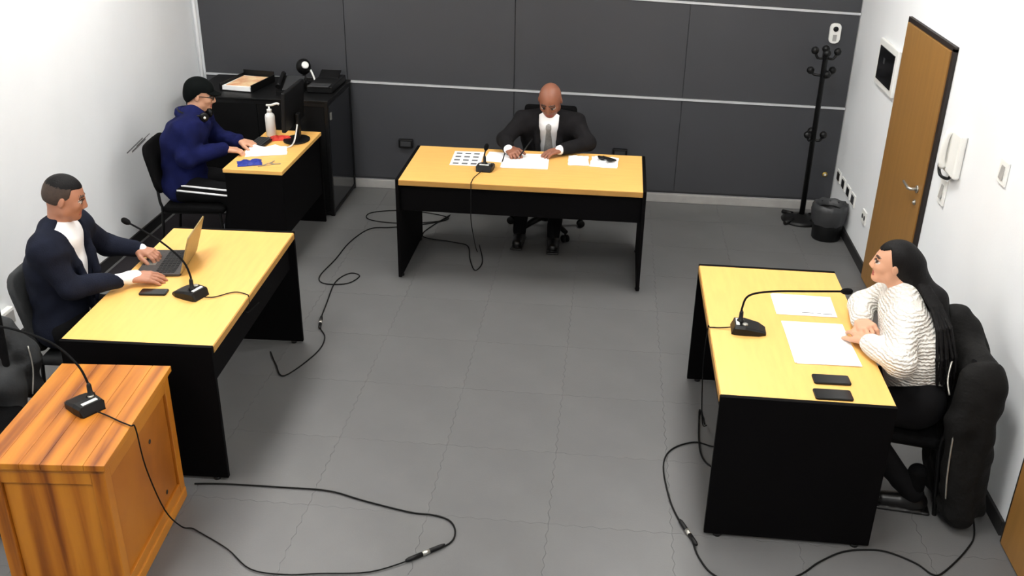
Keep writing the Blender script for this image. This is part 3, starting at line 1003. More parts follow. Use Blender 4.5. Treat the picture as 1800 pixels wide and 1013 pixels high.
# material slots of every body: 0 skin, 1 lips, 2 eye white, 3 iris, 4 brow, 5 stubble
def head(b, c, fr, sc=1.0, jaw=1.0, stubble=False):
    f, s, u = fr
    A = np.array([f, s, u])

    def P(x, y, z):
        return c + (f * x + s * y + u * z) * sc
    b.ell(P(-0.010, 0, 0.028), A, V(0.098, 0.078, 0.090) * sc, 0.03)
    b.ell(P(0.024, 0, -0.028), A, V(0.071, 0.061 * jaw, 0.080) * sc, 0.03)
    b.cone(P(0.010, -0.040 * jaw, -0.062), P(0.010, 0.040 * jaw, -0.062), 0.026 * sc, k=0.03)
    b.ell(P(0.066, 0, -0.090), A, V(0.027, 0.029 * jaw, 0.023) * sc, 0.028)
    for q in (-1, 1):
        b.ell(P(0.060, q * 0.038, -0.018), A, V(0.026, 0.022, 0.022) * sc, 0.02)
        b.ell(P(0.106, q * 0.032, 0.010), A, V(0.022, 0.018, 0.012) * sc, 0.012, op='sub')
        b.ell(P(0.076, q * 0.031, 0.006), A, V(0.0135, 0.0150, 0.0085) * sc, 0.003, 2)
        b.ell(P(0.086, q * 0.031, 0.006), A, V(0.0060, 0.0072, 0.0076) * sc, 0.002, 3)
        b.cone(P(0.0875, q * 0.019, 0.0135), P(0.0800, q * 0.046, 0.0125), 0.0028 * sc, k=0.003, m=4)
        b.cone(P(0.0905, q * 0.016, 0.036), P(0.0770, q * 0.050, 0.034), 0.0042 * sc, k=0.004, m=4)
        b.ell(P(-0.006, q * 0.079, -0.004), np.array([nrm(f * 0.95 + s * q * 0.3), nrm(s * q - 0.3 * f), u]), V(0.017, 0.0075, 0.029) * sc, 0.008)
    b.cone(P(0.086, 0, 0.018), P(0.1035, 0, -0.022), 0.010 * sc, 0.0135 * sc, 0.016)
    for q in (-1, 1):
        b.ell(P(0.094, q * 0.014, -0.030), A, V(0.012, 0.009, 0.009) * sc, 0.008)
    b.cone(P(0.083, -0.017, -0.054), P(0.083, 0.017, -0.054), 0.0072 * sc, k=0.006, m=1)
    b.cone(P(0.081, -0.014, -0.065), P(0.081, 0.014, -0.065), 0.0076 * sc, k=0.006, m=1)


def hand(b, wrist, d, n, t, curl=(0.35, 0.45, 0.3), sc=1.0, spread=0.07):
    """d: towards the fingers, n: out of the palm, t: towards the thumb"""
    d = nrm(d)
    n = nrm(n - d * (n @ d))
    t = nrm(t - d * (t @ d) - n * (t @ n))
    lens = (0.074, 0.082, 0.075, 0.059)
    for i in range(4):
        o = (1.5 - i) * 0.0205 * sc
        kn = wrist + d * (0.088 - 0.004 * abs(i - 1)) * sc + t * o
        b.cone(wrist + d * 0.012 + t * o * 0.55, kn, 0.0165 * sc, 0.0125 * sc, 0.012)
        dd = nrm(d + t * (1.5 - i) * spread)
        p = kn
        ang = 0.0
        for j, (fr, r0, r1) in enumerate(((0.45, 0.0100, 0.0092), (0.30, 0.0092, 0.0085), (0.25, 0.0085, 0.0072))):
            ang += curl[j]
            v = dd * math.cos(ang) + n * math.sin(ang)
            q = p + v * lens[i] * fr * sc
            b.cone(p, q, r0 * sc, r1 * sc, 0.004)
            p = q
    p0 = wrist + d * 0.028 * sc + t * 0.024 * sc + n * 0.004
    v1 = nrm(d * 0.70 + t * 0.66 + n * 0.22)
    p1 = p0 + v1 * 0.040 * sc
    v2 = nrm(d * 0.90 + t * 0.28 + n * 0.25)
    p2 = p1 + v2 * 0.034 * sc
    p3 = p2 + nrm(v2 + n * 0.15) * 0.024 * sc
    b.cone(p0, p1, 0.0150 * sc, 0.0122 * sc, 0.010)
    b.cone(p1, p2, 0.0120 * sc, 0.0108 * sc, 0.004)
    b.cone(p2, p3, 0.0108 * sc, 0.0086 * sc, 0.004)


def torso(b, J, g, m=0, k=0.07, fold=0.0, hip=True, wide=1.0):
    """g: how far outside the bare body the surface lies"""
    cL, cR = J['shL'], J['shR']
    mid = (cL + cR) / 2
    ch = J['chest']
    f, s, u = J['fr']
    if hip:
        b.cone(J['pel'] - s * 0.085 * wide, J['pel'] + s * 0.085 * wide, 0.108 + g, k=k, m=m, fold=fold)
    wa = J['pel'] * 0.45 + ch * 0.55
    b.cone(wa - s * 0.065 * wide, wa + s * 0.065 * wide, 0.100 + g, k=k, m=m, fold=fold)
    b.cone(J['pel'], ch, 0.105 + g, 0.105 + g, k=k, m=m, fold=fold)
    b.cone(ch - s * 0.085 * wide, ch + s * 0.085 * wide, 0.104 + g, k=k, m=m, fold=fold)
    b.cone(cL * 0.86 + mid * 0.14 - u * 0.015, cR * 0.86 + mid * 0.14 - u * 0.015, 0.062 + g, k=k, m=m, fold=fold)
    b.cone(mid, J['neck'], 0.072 + g, 0.055 + g * 0.5, k=k, m=m)
    for q in 'LR':
        b.cone(J['neck'] - u * 0.030, J['sh' + q] - u * 0.004, 0.046 + g, 0.050 + g, k=0.05, m=m, fold=fold)


def arm(b, sh, el, wr, g, m=0, fold=0.0, k=0.03, end=1.0):
    b.cone(sh, el, 0.054 + g, 0.043 + g, k, m, fold)
    b.cone(el, el + (wr - el) * end, 0.043 + g, 0.030 + g, k, m, fold)


def legs(b, J, g, m=0, fold=0.0):
    for q in 'LR':
        b.cone(J['hip' + q], J['knee' + q], 0.085 + g, 0.058 + g, 0.05, m, fold)
        b.cone(J['knee' + q], J['ank' + q], 0.056 + g, 0.038 + g, 0.04, m, fold)


def body(J, hd, skin, root, voxel=0.004, jaw=1.0, mats=None, hands=True, sc=1.0):
    b = Blob(voxel)
    torso(b, J, -0.012)
    for q in 'LR':
        arm(b, J['sh' + q], J['el' + q], J['wr' + q], -0.006)
        hd_ = J['hand' + q]
        hand(b, J['wr' + q], hd_[0], hd_[1], hd_[2], hd_[3] if len(hd_) > 3 else (0.35, 0.45, 0.3), 1.08)
    legs(b, J, -0.012)
    for q in 'LR':
        b.cone(J['ank' + q], J['ank' + q] + nrm(J['toe' + q] - J['ank' + q]) * 0.10 - V(0, 0, 0.02), 0.026, 0.018, 0.03)
    c, fr = hd
    b.cone(J['neck'] - V(0, 0, 0.03), c - fr[2] * 0.045 - fr[0] * 0.022, 0.056, 0.054, 0.03)
    head(b, c, fr, sc, jaw)
    return b.build('body', mats or [skin, 'lips', 'eye_white', 'iris', 'brow', 'hair_fade'], root, root.location)


def shoes(J, root, m='shoe_black', sock='black_fabric'):
    for q in 'LR':
        a = J['ank' + q]
        d = J['toe' + q] - a
        d[2] = 0
        d = nrm(d)
        s = V(-d[1], d[0], 0)
        b = Blob(0.006)
        A = np.array([d, s, V(0, 0, 1)])
        z0 = 0.048
        base = V(a[0], a[1], z0)
        b.cone(base - d * 0.03, base + d * 0.13 - V(0, 0, 0.010), 0.044, 0.038, 0.03)
        b.cone(base + V(0, 0, 0.01), a + V(0, 0, 0.03), 0.042, 0.044, 0.03)
        b.box(base + d * 0.05 - V(0, 0, 0.040), A, V(0.135, 0.046, 0.008), 0.006, 0.006)
        b.build('shoe', m, root, root.location)
        Blob(0.007).cone(a + V(0, 0, 0.01), a + V(0, 0, 0.12), 0.043, 0.046).build('sock', sock, root, root.location)


def vee(J, top, bottom, w):
    """opening of a jacket: a wedge in front of the chest, narrowing downwards"""
    f, s, u = J['fr']
    mid = (J['shL'] + J['shR']) / 2

    def fn(X, Y, Z):
        x, y, z = X - mid[0], Y - mid[1], Z - mid[2]
        a = x * f[0] + y * f[1] + z * f[2]
        l = np.abs(x * s[0] + y * s[1] + z * s[2])
        h = x * u[0] + y * u[1] + z * u[2]
        wd = w * np.clip((h - bottom) / (top - bottom), -0.2, 1.3)
        return np.maximum((l - wd) * 0.9, 0.015 - a)
    lo = mid - 0.42
    hi = mid + 0.42
    return fn, lo, hi


def front_strip(J, prof, depth, mat_, name, root, parent, thick=0.006):
    """a strip (tie, lapel edge) running down the chest; prof = (height, half width, sideways) rows"""
    f, s, u = J['fr']
    mid = (J['shL'] + J['shR']) / 2
    mb = MB()
    rings = []
    for h, wd, sd, dp in prof:
        c = mid + u * h + s * sd + f * (depth + dp)
        rings.append([mb.bm.verts.new(tuple(c + s * x + f * z)) for x, z in ((-wd, 0), (0, thick), (wd, 0), (wd * .8, -thick), (-wd * .8, -thick))])
    for a, b in zip(rings[:-1], rings[1:]):
        for k in range(5):
            mb.bm.faces.new((a[k], a[(k + 1) % 5], b[(k + 1) % 5], b[k]))
    mb.bm.faces.new(rings[0])
    mb.bm.faces.new(list(reversed(rings[-1])))
    return mb.build(name, mat_, parent, off=root.location)


def suit(J, root, cloth, shirt_mat='white_shirt', cuff=0.024, bottom=-0.36, w=0.075, fold=0.006, lap=-0.36):
    sh = Blob(0.007)
    torso(sh, J, 0.010, hip=True)
    f, s, u = J['fr']
    sh.cone(J['neck'] - u * 0.02, J['neck'] + u * 0.012 + f * 0.004, 0.064, 0.061, 0.02)
    for q in (-1, 1):
        sh.cone(J['neck'] + s * q * 0.056 + u * 0.012, J['neck'] + s * q * 0.030 + f * 0.066 - u * 0.020, 0.014, 0.015, 0.008)
        sh.cone(J['neck'] + s * q * 0.030 + f * 0.066 - u * 0.020, J['neck'] + s * q * 0.040 + f * 0.082 - u * 0.060, 0.014, 0.008, 0.006)
    for q in 'LR':
        d = nrm(J['wr' + q] - J['el' + q])
        sh.cone(J['el' + q], J['wr' + q], 0.036, 0.030, 0.01)
        sh.cone(J['wr' + q] - d * 0.012, J['wr' + q] + d * cuff, 0.036, 0.036, 0.005)
        sh.cone(J['sh' + q], J['el' + q], 0.050, 0.038, 0.03)
    so = sh.build('shirt', shirt_mat, root, root.location)
    b = Blob(0.007)
    torso(b, J, 0.028, fold=fold)
    for q in 'LR':
        arm(b, J['sh' + q], J['el' + q], J['wr' + q], 0.015, fold=fold * 0.7, end=0.97)
    fn, lo, hi = vee(J, 0.08, bottom, w)
    b.func(fn, lo, hi, 0.008)
    mid = (J['shL'] + J['shR']) / 2
    for q in (-1, 1):
        def wd(h):
            return w * max(0, (h - bottom) / (0.08 - bottom)) + 0.016
        pts = []
        for h in (0.06, -0.02, -0.10, -0.20, lap):
            t = min(1, max(0, (0.06 - h) / 0.26))
            pts.append(mid + u * h + s * q * wd(h) + f * (0.030 + 0.118 * t ** 0.7))
        b.chain(pts, [0.016, 0.020, 0.022, 0.018, 0.010], 0.012)
    jo = b.build('jacket', cloth, root, root.location)
    return so, jo


def trousers(J, root, m, fold=0.004):
    b = Blob(0.008)
    f, s, u = J['fr']
    b.cone(J['pel'] - s * 0.085, J['pel'] + s * 0.085, 0.125, k=0.06)
    legs(b, J, 0.012, fold=fold)
    return b.build('trousers', m, root, root.location)


def make_J(pel, chest, neck, az, shw, drop, **kw):
    fr = frame(az)
    # lean the chest frame with the spine
    up = nrm(neck - pel)
    s = fr[1]
    f = nrm(np.cross(s, up))
    J = dict(pel=pel, chest=chest, neck=neck, fr=(f, s, nrm(np.cross(f, s))))
    J['shL'] = neck + s * shw - V(0, 0, drop)
    J['shR'] = neck - s * shw - V(0, 0, drop)
    J.update(kw)
    return J


DOWN = V(0, 0, -1)


def man_navy():
    root = thing('person', 'man in navy suit jacket and open white shirt typing at the laptop', 'person', (-2.85, 4.48, 0))
    az = 0.10
    J = make_J(V(-2.80, 4.375, 0.565), V(-2.785, 4.37, 0.88), V(-2.745, 4.37, 1.085), az, 0.185, 0.058,
               hipL=V(-2.76, 4.48, 0.55), hipR=V(-2.74, 4.27, 0.55), kneeL=V(-2.36, 4.56, 0.52), kneeR=V(-2.34, 4.32, 0.52),
               ankL=V(-2.40, 4.58, 0.09), ankR=V(-2.36, 4.34, 0.09), toeL=V(-2.2, 4.58, 0.03), toeR=V(-2.16, 4.34, 0.03),
               elL=V(-2.71, 4.72, 0.84), elR=V(-2.635, 4.195, 0.825), wrL=V(-2.545, 4.735, 0.815), wrR=V(-2.425, 4.41, 0.800))
    J['handL'] = (V(1, -0.15, -0.12), DOWN, V(0, -1, 0.1), (0.45, 0.55, 0.35))
    J['handR'] = (V(1, 0.42, -0.10), V(0, 0.25, -1), V(0, 1, 0.25), (0.22, 0.28, 0.15))
    c = V(-2.690, 4.385, 1.238)
    fr = frame(0.34, -0.30)
    body(J, (c, fr), 'skin_tan', root, jaw=1.06, sc=0.95)
    so, jo = suit(J, root, 'navy_suit', bottom=-0.50, w=0.105)
    trousers(J, root, 'black_trousers')
    shoes(J, root)
    hair(root, c, fr, 'short', 0.95)


def hair(root, c, fr, kind, sc=1.0):
    f, s, u = fr
    A = np.array([f, s, u])

    def P(x, y, z):
        return c + f * x + s * y + u * z
    if kind == 'short':
        b = Blob(0.005)
        b.ell(P(-0.014 * sc, 0, 0.036 * sc), A, V(0.100, 0.081, 0.092) * sc, 0.01, 0)
        b.ell(P(-0.020 * sc, 0, 0.010 * sc), A, V(0.096, 0.0805, 0.085) * sc, 0.01, 1)

        def face_cut(X, Y, Z):
            x, y, z = X - c[0], Y - c[1], Z - c[2]
            a = x * f[0] + y * f[1] + z * f[2]
            h = x * u[0] + y * u[1] + z * u[2]
            return np.maximum(-(a - 0.030 + 0.9 * np.maximum(0, 0.02 - h)), h - 0.070 + 0.12 * np.abs(a - 0.06))
        b.func(face_cut, c - 0.2, c + 0.2, 0.006)

        def low_cut(X, Y, Z):
            x, y, z = X - c[0], Y - c[1], Z - c[2]
            a = x * f[0] + y * f[1] + z * f[2]
            h = x * u[0] + y * u[1] + z * u[2]
            return np.maximum(h + 0.030 - 0.9 * np.maximum(0, a + 0.03), -9)
        b.func(low_cut, c - 0.2, c + 0.2, 0.006)
        b.func(lambda X, Y, Z: ((X - c[0]) * u[0] + (Y - c[1]) * u[1] + (Z - c[2]) * u[2]) - 0.066, c - 0.2, c + 0.2, 0.005, 1, 'paint')
        b.build('hair', ['hair_black', 'hair_fade'], root, root.location)


man_navy()


def man_bald():
    root = thing('person', 'bald man in dark suit and grey tie writing at the middle table', 'person', (-0.44, 7.34, 0))
    az = -PI / 2
    J = make_J(V(-0.45, 7.44, 0.545), V(-0.442, 7.36, 0.80), V(-0.435, 7.275, 0.975), az, 0.20, 0.06,
               hipL=V(-0.34, 7.38, 0.53), hipR=V(-0.56, 7.38, 0.53), kneeL=V(-0.34, 6.98, 0.50), kneeR=V(-0.60, 7.00, 0.50),
               ankL=V(-0.36, 7.03, 0.09), ankR=V(-0.63, 7.08, 0.09), toeL=V(-0.355, 6.85, 0.03), toeR=V(-0.64, 6.9, 0.03),
               elL=V(-0.13, 7.12, 0.815), elR=V(-0.76, 7.12, 0.815), wrL=V(-0.315, 6.965, 0.802), wrR=V(-0.715, 6.935, 0.802))
    J['handL'] = (V(-0.85, -0.5, -0.10), DOWN, V(-0.5, 0.85, 0.1), (0.25, 0.35, 0.3))
    J['handR'] = (V(0.5, -0.75, -0.08), V(0.35, 0, -1), V(0.8, 0.5, 0.25), (0.55, 0.8, 0.5))
    c = V(-0.432, 7.232, 1.098)
    fr = frame(az - 0.12, -0.62)
    body(J, (c, fr), 'skin_brown', root, sc=1.06, jaw=1.05)
    so, jo = suit(J, root, 'dark_suit', bottom=-1.1, w=0.078)
    # grey tie, stepping out from the collar
    f, s, u = J['fr']
    ti = Blob(0.005)
    torso(ti, J, 0.017, hip=True)
    mid = (J['shL'] + J['shR']) / 2

    def outside(X, Y, Z):
        x, y, z = X - mid[0], Y - mid[1], Z - mid[2]
        a = x * f[0] + y * f[1] + z * f[2]
        l = np.abs(x * s[0] + y * s[1] + z * s[2])
        h = x * u[0] + y * u[1] + z * u[2]
        wd = np.where(h > 0.0, 0.020, 0.016 + 0.10 * np.clip(-h, 0, 0.26))
        return -np.maximum(np.maximum(l - wd, 0.03 - a), np.maximum(h - 0.035, -0.36 - h))
    ti.func(outside, mid - 0.6, mid + 0.5, 0.003)
    ti.cone(mid + f * 0.072 + u * 0.030, mid + f * 0.088 + u * 0.006, 0.016, 0.019, 0.01)
    ti.build('tie', 'tie_grey', root, root.location)
    MB().ball(tuple(J['chest'] + s * 0.105 + f * 0.105 + u * 0.055), 0.008, 10, 6).build('lapel_pin', 'white_plastic', jo, off=root.location)
    trousers(J, root, 'black_trousers')
    shoes(J, root)
    # pen in the right hand
    hp = J['wrR'] + V(0.075, -0.085, 0.0)
    t = thing('pen', 'dark pen in the hand of the bald man', 'pen', tuple(hp - V(0, 0, 0.045)))
    a = hp + V(0.01, -0.03, -0.040)
    bb = hp + V(0.10, 0.07, 0.075)
    MB().tube([a, a + (bb - a) * 0.12], [0.001, 0.0045], 8).build('nib', 'steel', t, off=t.location)
    MB().tube([a + (bb - a) * 0.12, bb], 0.0048, 8).build('barrel', 'black_plastic', t, off=t.location)


man_bald()


def clerk():
    root = thing('person', 'person in blue hoodie, dark cap and striped black trousers at the corner desk', 'person', (-3.05, 6.6, 0))
    az = 0.10
    J = make_J(V(-3.08, 6.60, 0.55), V(-3.05, 6.61, 0.86), V(-2.985, 6.65, 1.025), az, 0.185, 0.06,
               hipL=V(-3.05, 6.70, 0.53), hipR=V(-3.05, 6.48, 0.53), kneeL=V(-2.72, 6.80, 0.50), kneeR=V(-2.66, 6.50, 0.50),
               ankL=V(-2.80, 6.84, 0.09), ankR=V(-2.76, 6.55, 0.09), toeL=V(-2.6, 6.86, 0.03), toeR=V(-2.58, 6.58, 0.03),
               elL=V(-2.93, 6.90, 0.80), elR=V(-2.96, 6.40, 0.785), wrL=V(-2.715, 6.80, 0.805), wrR=V(-2.755, 6.60, 0.800))
    J['handL'] = (V(1, -0.05, -0.15), DOWN, V(0, -1, 0.1), (0.40, 0.5, 0.3))
    J['handR'] = (V(0.9, 0.40, -0.15), DOWN, V(-0.3, 1, 0.1), (0.35, 0.45, 0.3))
    c = V(-2.945, 6.735, 1.158)
    fr = frame(az + 0.12, -0.22)
    body(J, (c, fr), 'skin_light', root, jaw=0.95)
    b = Blob(0.007)
    f, s, u = J['fr']
    torso(b, J, 0.034, fold=0.007)
    for q in 'LR':
        arm(b, J['sh' + q], J['el' + q], J['wr' + q], 0.024, fold=0.007, end=0.94)
    b.build('hoodie', 'hoodie_blue', root, root.location)
    hb = Blob(0.006)
    n = J['neck']
    for k in range(12):
        a0, a1 = 2 * PI * k / 12, 2 * PI * (k + 1) / 12
        rr = lambda a: n - V(0, 0, 0.005) + f * (math.cos(a) * 0.085 - 0.01) + s * math.sin(a) * 0.085 + u * (-0.018 * math.cos(a))
        hb.cone(rr(a0), rr(a1), 0.030 if math.cos(a0) < 0.3 else 0.022, k=0.012)
    hb.build('hood', 'hoodie_blue', root, root.location)
    # headphones resting around the neck
    hp = MB()
    arc = [tuple(n + f * math.cos(a) * 0.105 + s * math.sin(a) * 0.10 + u * 0.035) for a in np.linspace(0.6, 2 * PI - 0.6, 16)]
    hp.tube(arc, 0.008, 8)
    ho = thing('headphones', 'black headphones resting around the neck of the person in blue', 'headphones', tuple(n + V(0, 0, 0.0)))
    hp.build('headband', 'black_plastic', ho, off=ho.location)
    for q in (-1, 1):
        p = n + f * 0.10 + s * q * 0.060 + u * 0.030
        e = MB().lathe([(0.0, -0.014), (0.030, -0.014), (0.034, -0.004), (0.034, 0.010), (0.024, 0.016), (0, 0.016)], tuple(p), 16, axis=tuple(nrm(f * 0.6 + s * q)))
        eo = e.build('ear_cup', 'black_plastic', ho, off=ho.location)
        MB().ball(tuple(p + nrm(f * 0.6 + s * q) * 0.016), 0.010, 8, 5).build('badge', 'white_plastic', eo, off=ho.location)
    tr = trousers(J, root, 'black_trousers')
    # two white stripes along the outer side of the near thigh and down the shin
    for q, off in ((0, -0.026), (1, 0.012)):
        mb = MB()
        hip, kn = J['hipR'], J['kneeR']
        P = []
        for t in np.linspace(0.0, 1.0, 12):
            base = hip + (kn - hip) * t
            r = 0.085 + 0.014 + (0.058 - 0.085) * t + 0.004
            a = math.asin(max(-1, min(1, off / r))) + 0.42
            P.append(tuple(base + V(0, -math.cos(a), math.sin(a)) * r))
        mb.tube(P, 0.0075, 6)
        mb.build('stripe', 'white_shirt', tr, off=root.location)
    shoes(J, root, sock='sock_grey')
    # cap with a short brim
    fh, sh, uh = fr
    A = np.array([fh, sh, uh])

    def P(x, y, z):
        return c + fh * x + sh * y + uh * z
    cp = Blob(0.005)
    cp.ell(P(-0.012, 0, 0.036), A, V(0.108, 0.088, 0.096), 0.01)
    cp.ell(P(-0.040, 0, -0.010), A, V(0.078, 0.080, 0.075), 0.02)

    def cut(X, Y, Z):
        x, y, z = X - c[0], Y - c[1], Z - c[2]
        a = x * fh[0] + y * fh[1] + z * fh[2]
        h = x * uh[0] + y * uh[1] + z * uh[2]
        return h - 0.040 + 1.1 * np.maximum(0, 0.02 - a)
    cp.func(cut, c - 0.2, c + 0.2, 0.006)
    co = cp.build('cap', 'cap_dark', root, root.location)
    br = Blob(0.005)

    def brim(X, Y, Z):
        x, y, z = X - c[0], Y - c[1], Z - c[2]
        a = x * fh[0] + y * fh[1] + z * fh[2]
        l = x * sh[0] + y * sh[1] + z * sh[2]
        h = x * uh[0] + y * uh[1] + z * uh[2] - 0.046 + 6 * l * l * 0.6 + 0.25 * (a - 0.09)
        e = np.sqrt(((a - 0.06) / 0.085) ** 2 + (l / 0.066) ** 2) - 1
        return np.maximum(np.maximum(e * 0.06, np.abs(h) - 0.0055), 0.055 - a)
    br.func(brim, c - 0.05, c + 0.22, op='add')
    br.build('brim', 'cap_dark', co, root.location)
    # spectacles
    g = MB()
    for q in (-1, 1):
        ring = [tuple(P(0.100, q * 0.033 + 0.024 * math.cos(a), 0.008 + 0.018 * math.sin(a))) for a in np.linspace(0, 2 * PI, 15)]
        g.tube(ring, 0.003, 6, cap=False)
        g.tube([P(0.098, q * 0.056, 0.012), P(0.02, q * 0.083, 0.012), P(-0.015, q * 0.084, 0.004)], 0.0028, 6)
    g.tube([P(0.102, -0.010, 0.012), P(0.102, 0.010, 0.012)], 0.003, 6)
    g.build('glasses', 'black_plastic', root, off=root.location)


clerk()


def woman():
    root = thing('person', 'woman in white knit sweater with long dark hair, arms folded on the table', 'person', (1.5, 4.3, 0))
    az = PI - 0.14
    J = make_J(V(1.535, 4.17, 0.56), V(1.495, 4.255, 0.80), V(1.450, 4.345, 0.980), az, 0.165, 0.058,
               hipL=V(1.50, 4.08, 0.53), hipR=V(1.52, 4.27, 0.53), kneeL=V(1.20, 4.05, 0.50), kneeR=V(1.20, 4.34, 0.50),
               ankL=V(1.57, 4.01, 0.09), ankR=V(1.34, 4.34, 0.09), toeL=V(1.4, 4.03, 0.03), toeR=V(1.18, 4.34, 0.03),
               elL=V(1.375, 3.985, 0.812), elR=V(1.335, 4.575, 0.815), wrL=V(1.275, 4.185, 0.800), wrR=V(1.283, 4.375, 0.815))
    J['handL'] = (V(-0.10, 1, -0.06), DOWN, V(-1, 0, 0.1), (0.15, 0.25, 0.2))
    J['handR'] = (V(0.12, -1, 0.12), V(0.3, -0.2, -1), V(-1, 0, 0.35), (0.55, 0.75, 0.4))
    c = V(1.390, 4.395, 1.120)
    fr = frame(PI - 0.20, 0.04)
    body(J, (c, fr), 'skin_light', root, jaw=0.92, sc=0.93)
    f, s, u = J['fr']
    b = Blob(0.006)
    torso(b, J, 0.022, fold=0.004, wide=0.92, hip=False)
    b.func(lambda X, Y, Z: Z - 0.545 + 0.10 * (X - 1.5) + 0 * Y, (0.9, 3.6, 0.2), (2.1, 4.9, 0.62), 0.02)
    b.cone(J['chest'] - s * 0.06 + f * 0.055, J['chest'] + s * 0.06 + f * 0.045, 0.070, k=0.06)
    for q in 'LR':
        arm(b, J['sh' + q], J['el' + q], J['wr' + q], 0.022, fold=0.005, end=0.88)
    b.cone(J['neck'] - u * 0.03, J['neck'] + u * 0.012, 0.072, 0.066, 0.02)
    b.build('sweater', 'white_knit', root, root.location)
    trousers(J, root, 'black_trousers')
    shoes(J, root)
    fh, sh, uh = fr
    A = np.array([fh, sh, uh])

    def P(x, y, z):
        return c + fh * x + sh * y + uh * z
    h = Blob(0.005)
    h.ell(P(-0.015, 0, 0.032), A, V(0.099, 0.080, 0.088), 0.02)
    h.ell(P(-0.055, 0, -0.015), A, V(0.066, 0.068, 0.080), 0.03)

    def cut(X, Y, Z):
        x, y, z = X - c[0], Y - c[1], Z - c[2]
        a = x * fh[0] + y * fh[1] + z * fh[2]
        hh = x * uh[0] + y * uh[1] + z * uh[2]
        return np.maximum(-(a - 0.010 - 0.25 * np.maximum(0, hh)), hh - 0.100 + 0.55 * np.maximum(0, a - 0.0))
    h.func(cut, c - 0.2, c + 0.2, 0.008)
    h.chain([P(-0.085, 0, 0.0), P(-0.115, 0, -0.08), V(1.575, 4.31, 0.98), V(1.635, 4.24, 0.84)], [0.060, 0.060, 0.058, 0.036], 0.04)
    h.build('hair', 'hair_black', root, root.location)
    random.seed(11)
    for i in range(11):
        o = i / 10.0
        r1, r2 = random.random(), random.random()
        a = V(1.500 + 0.03 * o, 4.31 - 0.02 * o, 1.05)
        p0 = V(1.535 + 0.045 * o, 4.200 + 0.03 * o, 0.99)
        p1 = V(1.545 + 0.075 * o + 0.010 * r2, 4.118 - 0.012 * r1 + 0.045 * o, 0.92)
        p2 = V(1.545 + 0.105 * o + 0.020 * r1, 4.054 - 0.012 * r1 + 0.060 * o, 0.80)
        p3 = V(1.555 + 0.100 * o + 0.020 * r2, 4.030 - 0.012 * r2 + 0.060 * o, 0.62 + 0.12 * r2)
        Blob(0.005).chain([a, p0, p1, p2, p3], [0.015, 0.011, 0.0085, 0.0075, 0.005], 0.008).build('hair_strand', 'hair_black', root, root.location)


woman()


# ================================================================== COATS
def coat_on_chair():
    root = thing('coat', 'long black padded coat hung over the chair behind the woman', 'coat', (1.79, 4.1, 0))
    b = Blob(0.008)
    A = np.eye(3)

    def drape(X, Y, Z):
        yc = 4.105 + 0.13 * (Z - 0.45)
        fl = 0.016 * np.sin(34 * Y + 2.6 * np.sin(6 * Z + 14 * X) + 16 * X) * np.clip(1.2 - Z, 0.3, 1) + 0.008 * np.sin(21 * Z + 13 * Y + 30 * X) + 0.004 * np.sin(55 * Z - 25 * Y + 2 * np.sin(30 * Y) + 40 * X)
        r = 0.085
        qx = np.abs(X - 1.762 - 0.02 * (Z - 0.45)) - (0.085 - r) - fl
        qy = np.abs(Y - yc) - (0.245 - r) - 0.05 * np.clip(0.55 - Z, -0.2, 0.3) * 0
        qz = np.abs(Z - 0.42 - 0.02 * np.sin(16 * Y + 1.0) - 0.012 * np.sin(40 * Y)) - (0.400 - r)
        return np.sqrt(np.maximum(qx, 0) ** 2 + np.maximum(qy, 0) ** 2 + np.maximum(qz, 0) ** 2) + np.minimum(np.maximum(np.maximum(qx, qy), qz), 0) - r
    b.cone(V(1.765, 3.98, 0.745), V(1.755, 4.36, 0.80), 0.072, 0.072, 0.06, fold=0.006)
    b.func(drape, (1.60, 3.70, -0.02), (1.92, 4.52, 0.92), op='add')
    b.chain([V(1.74, 4.30, 0.84), V(1.70, 4.33, 0.87), V(1.68, 4.40, 0.80)], [0.075, 0.070, 0.055], 0.06, fold=0.006)
    b.chain([V(1.70, 3.98, 0.76), V(1.675, 3.94, 0.55), V(1.69, 3.90, 0.20)], [0.055, 0.055, 0.045], 0.05, fold=0.005)
    b.func(lambda X, Y, Z: X * -1 + (XR - 0.012) + 0 * Y + 0 * Z, (1.90, 3.6, -0.1), (2.2, 4.7, 1.2), 0.004)
    b.func(lambda X, Y, Z: Z - 0.02 + 0 * X + 0 * Y, (1.5, 3.6, -0.2), (2.2, 4.7, 0.1), 0.004)
    o = b.build('coat_body', 'coat_black', root, root.location)
    MB().tube([(1.640, 4.10, 0.80), (1.612, 4.03, 0.72), (1.618, 3.985, 0.66)], 0.005, 6, smooth_iter=4).build('cord', 'steel', root, off=root.location)
    MB().tube([(1.640, 3.900, 0.56), (1.640, 3.880, 0.42), (1.648, 3.866, 0.28), (1.662, 3.862, 0.18)], 0.0045, 6, smooth_iter=4).build('zip', 'steel', root, off=root.location)


coat_on_chair()


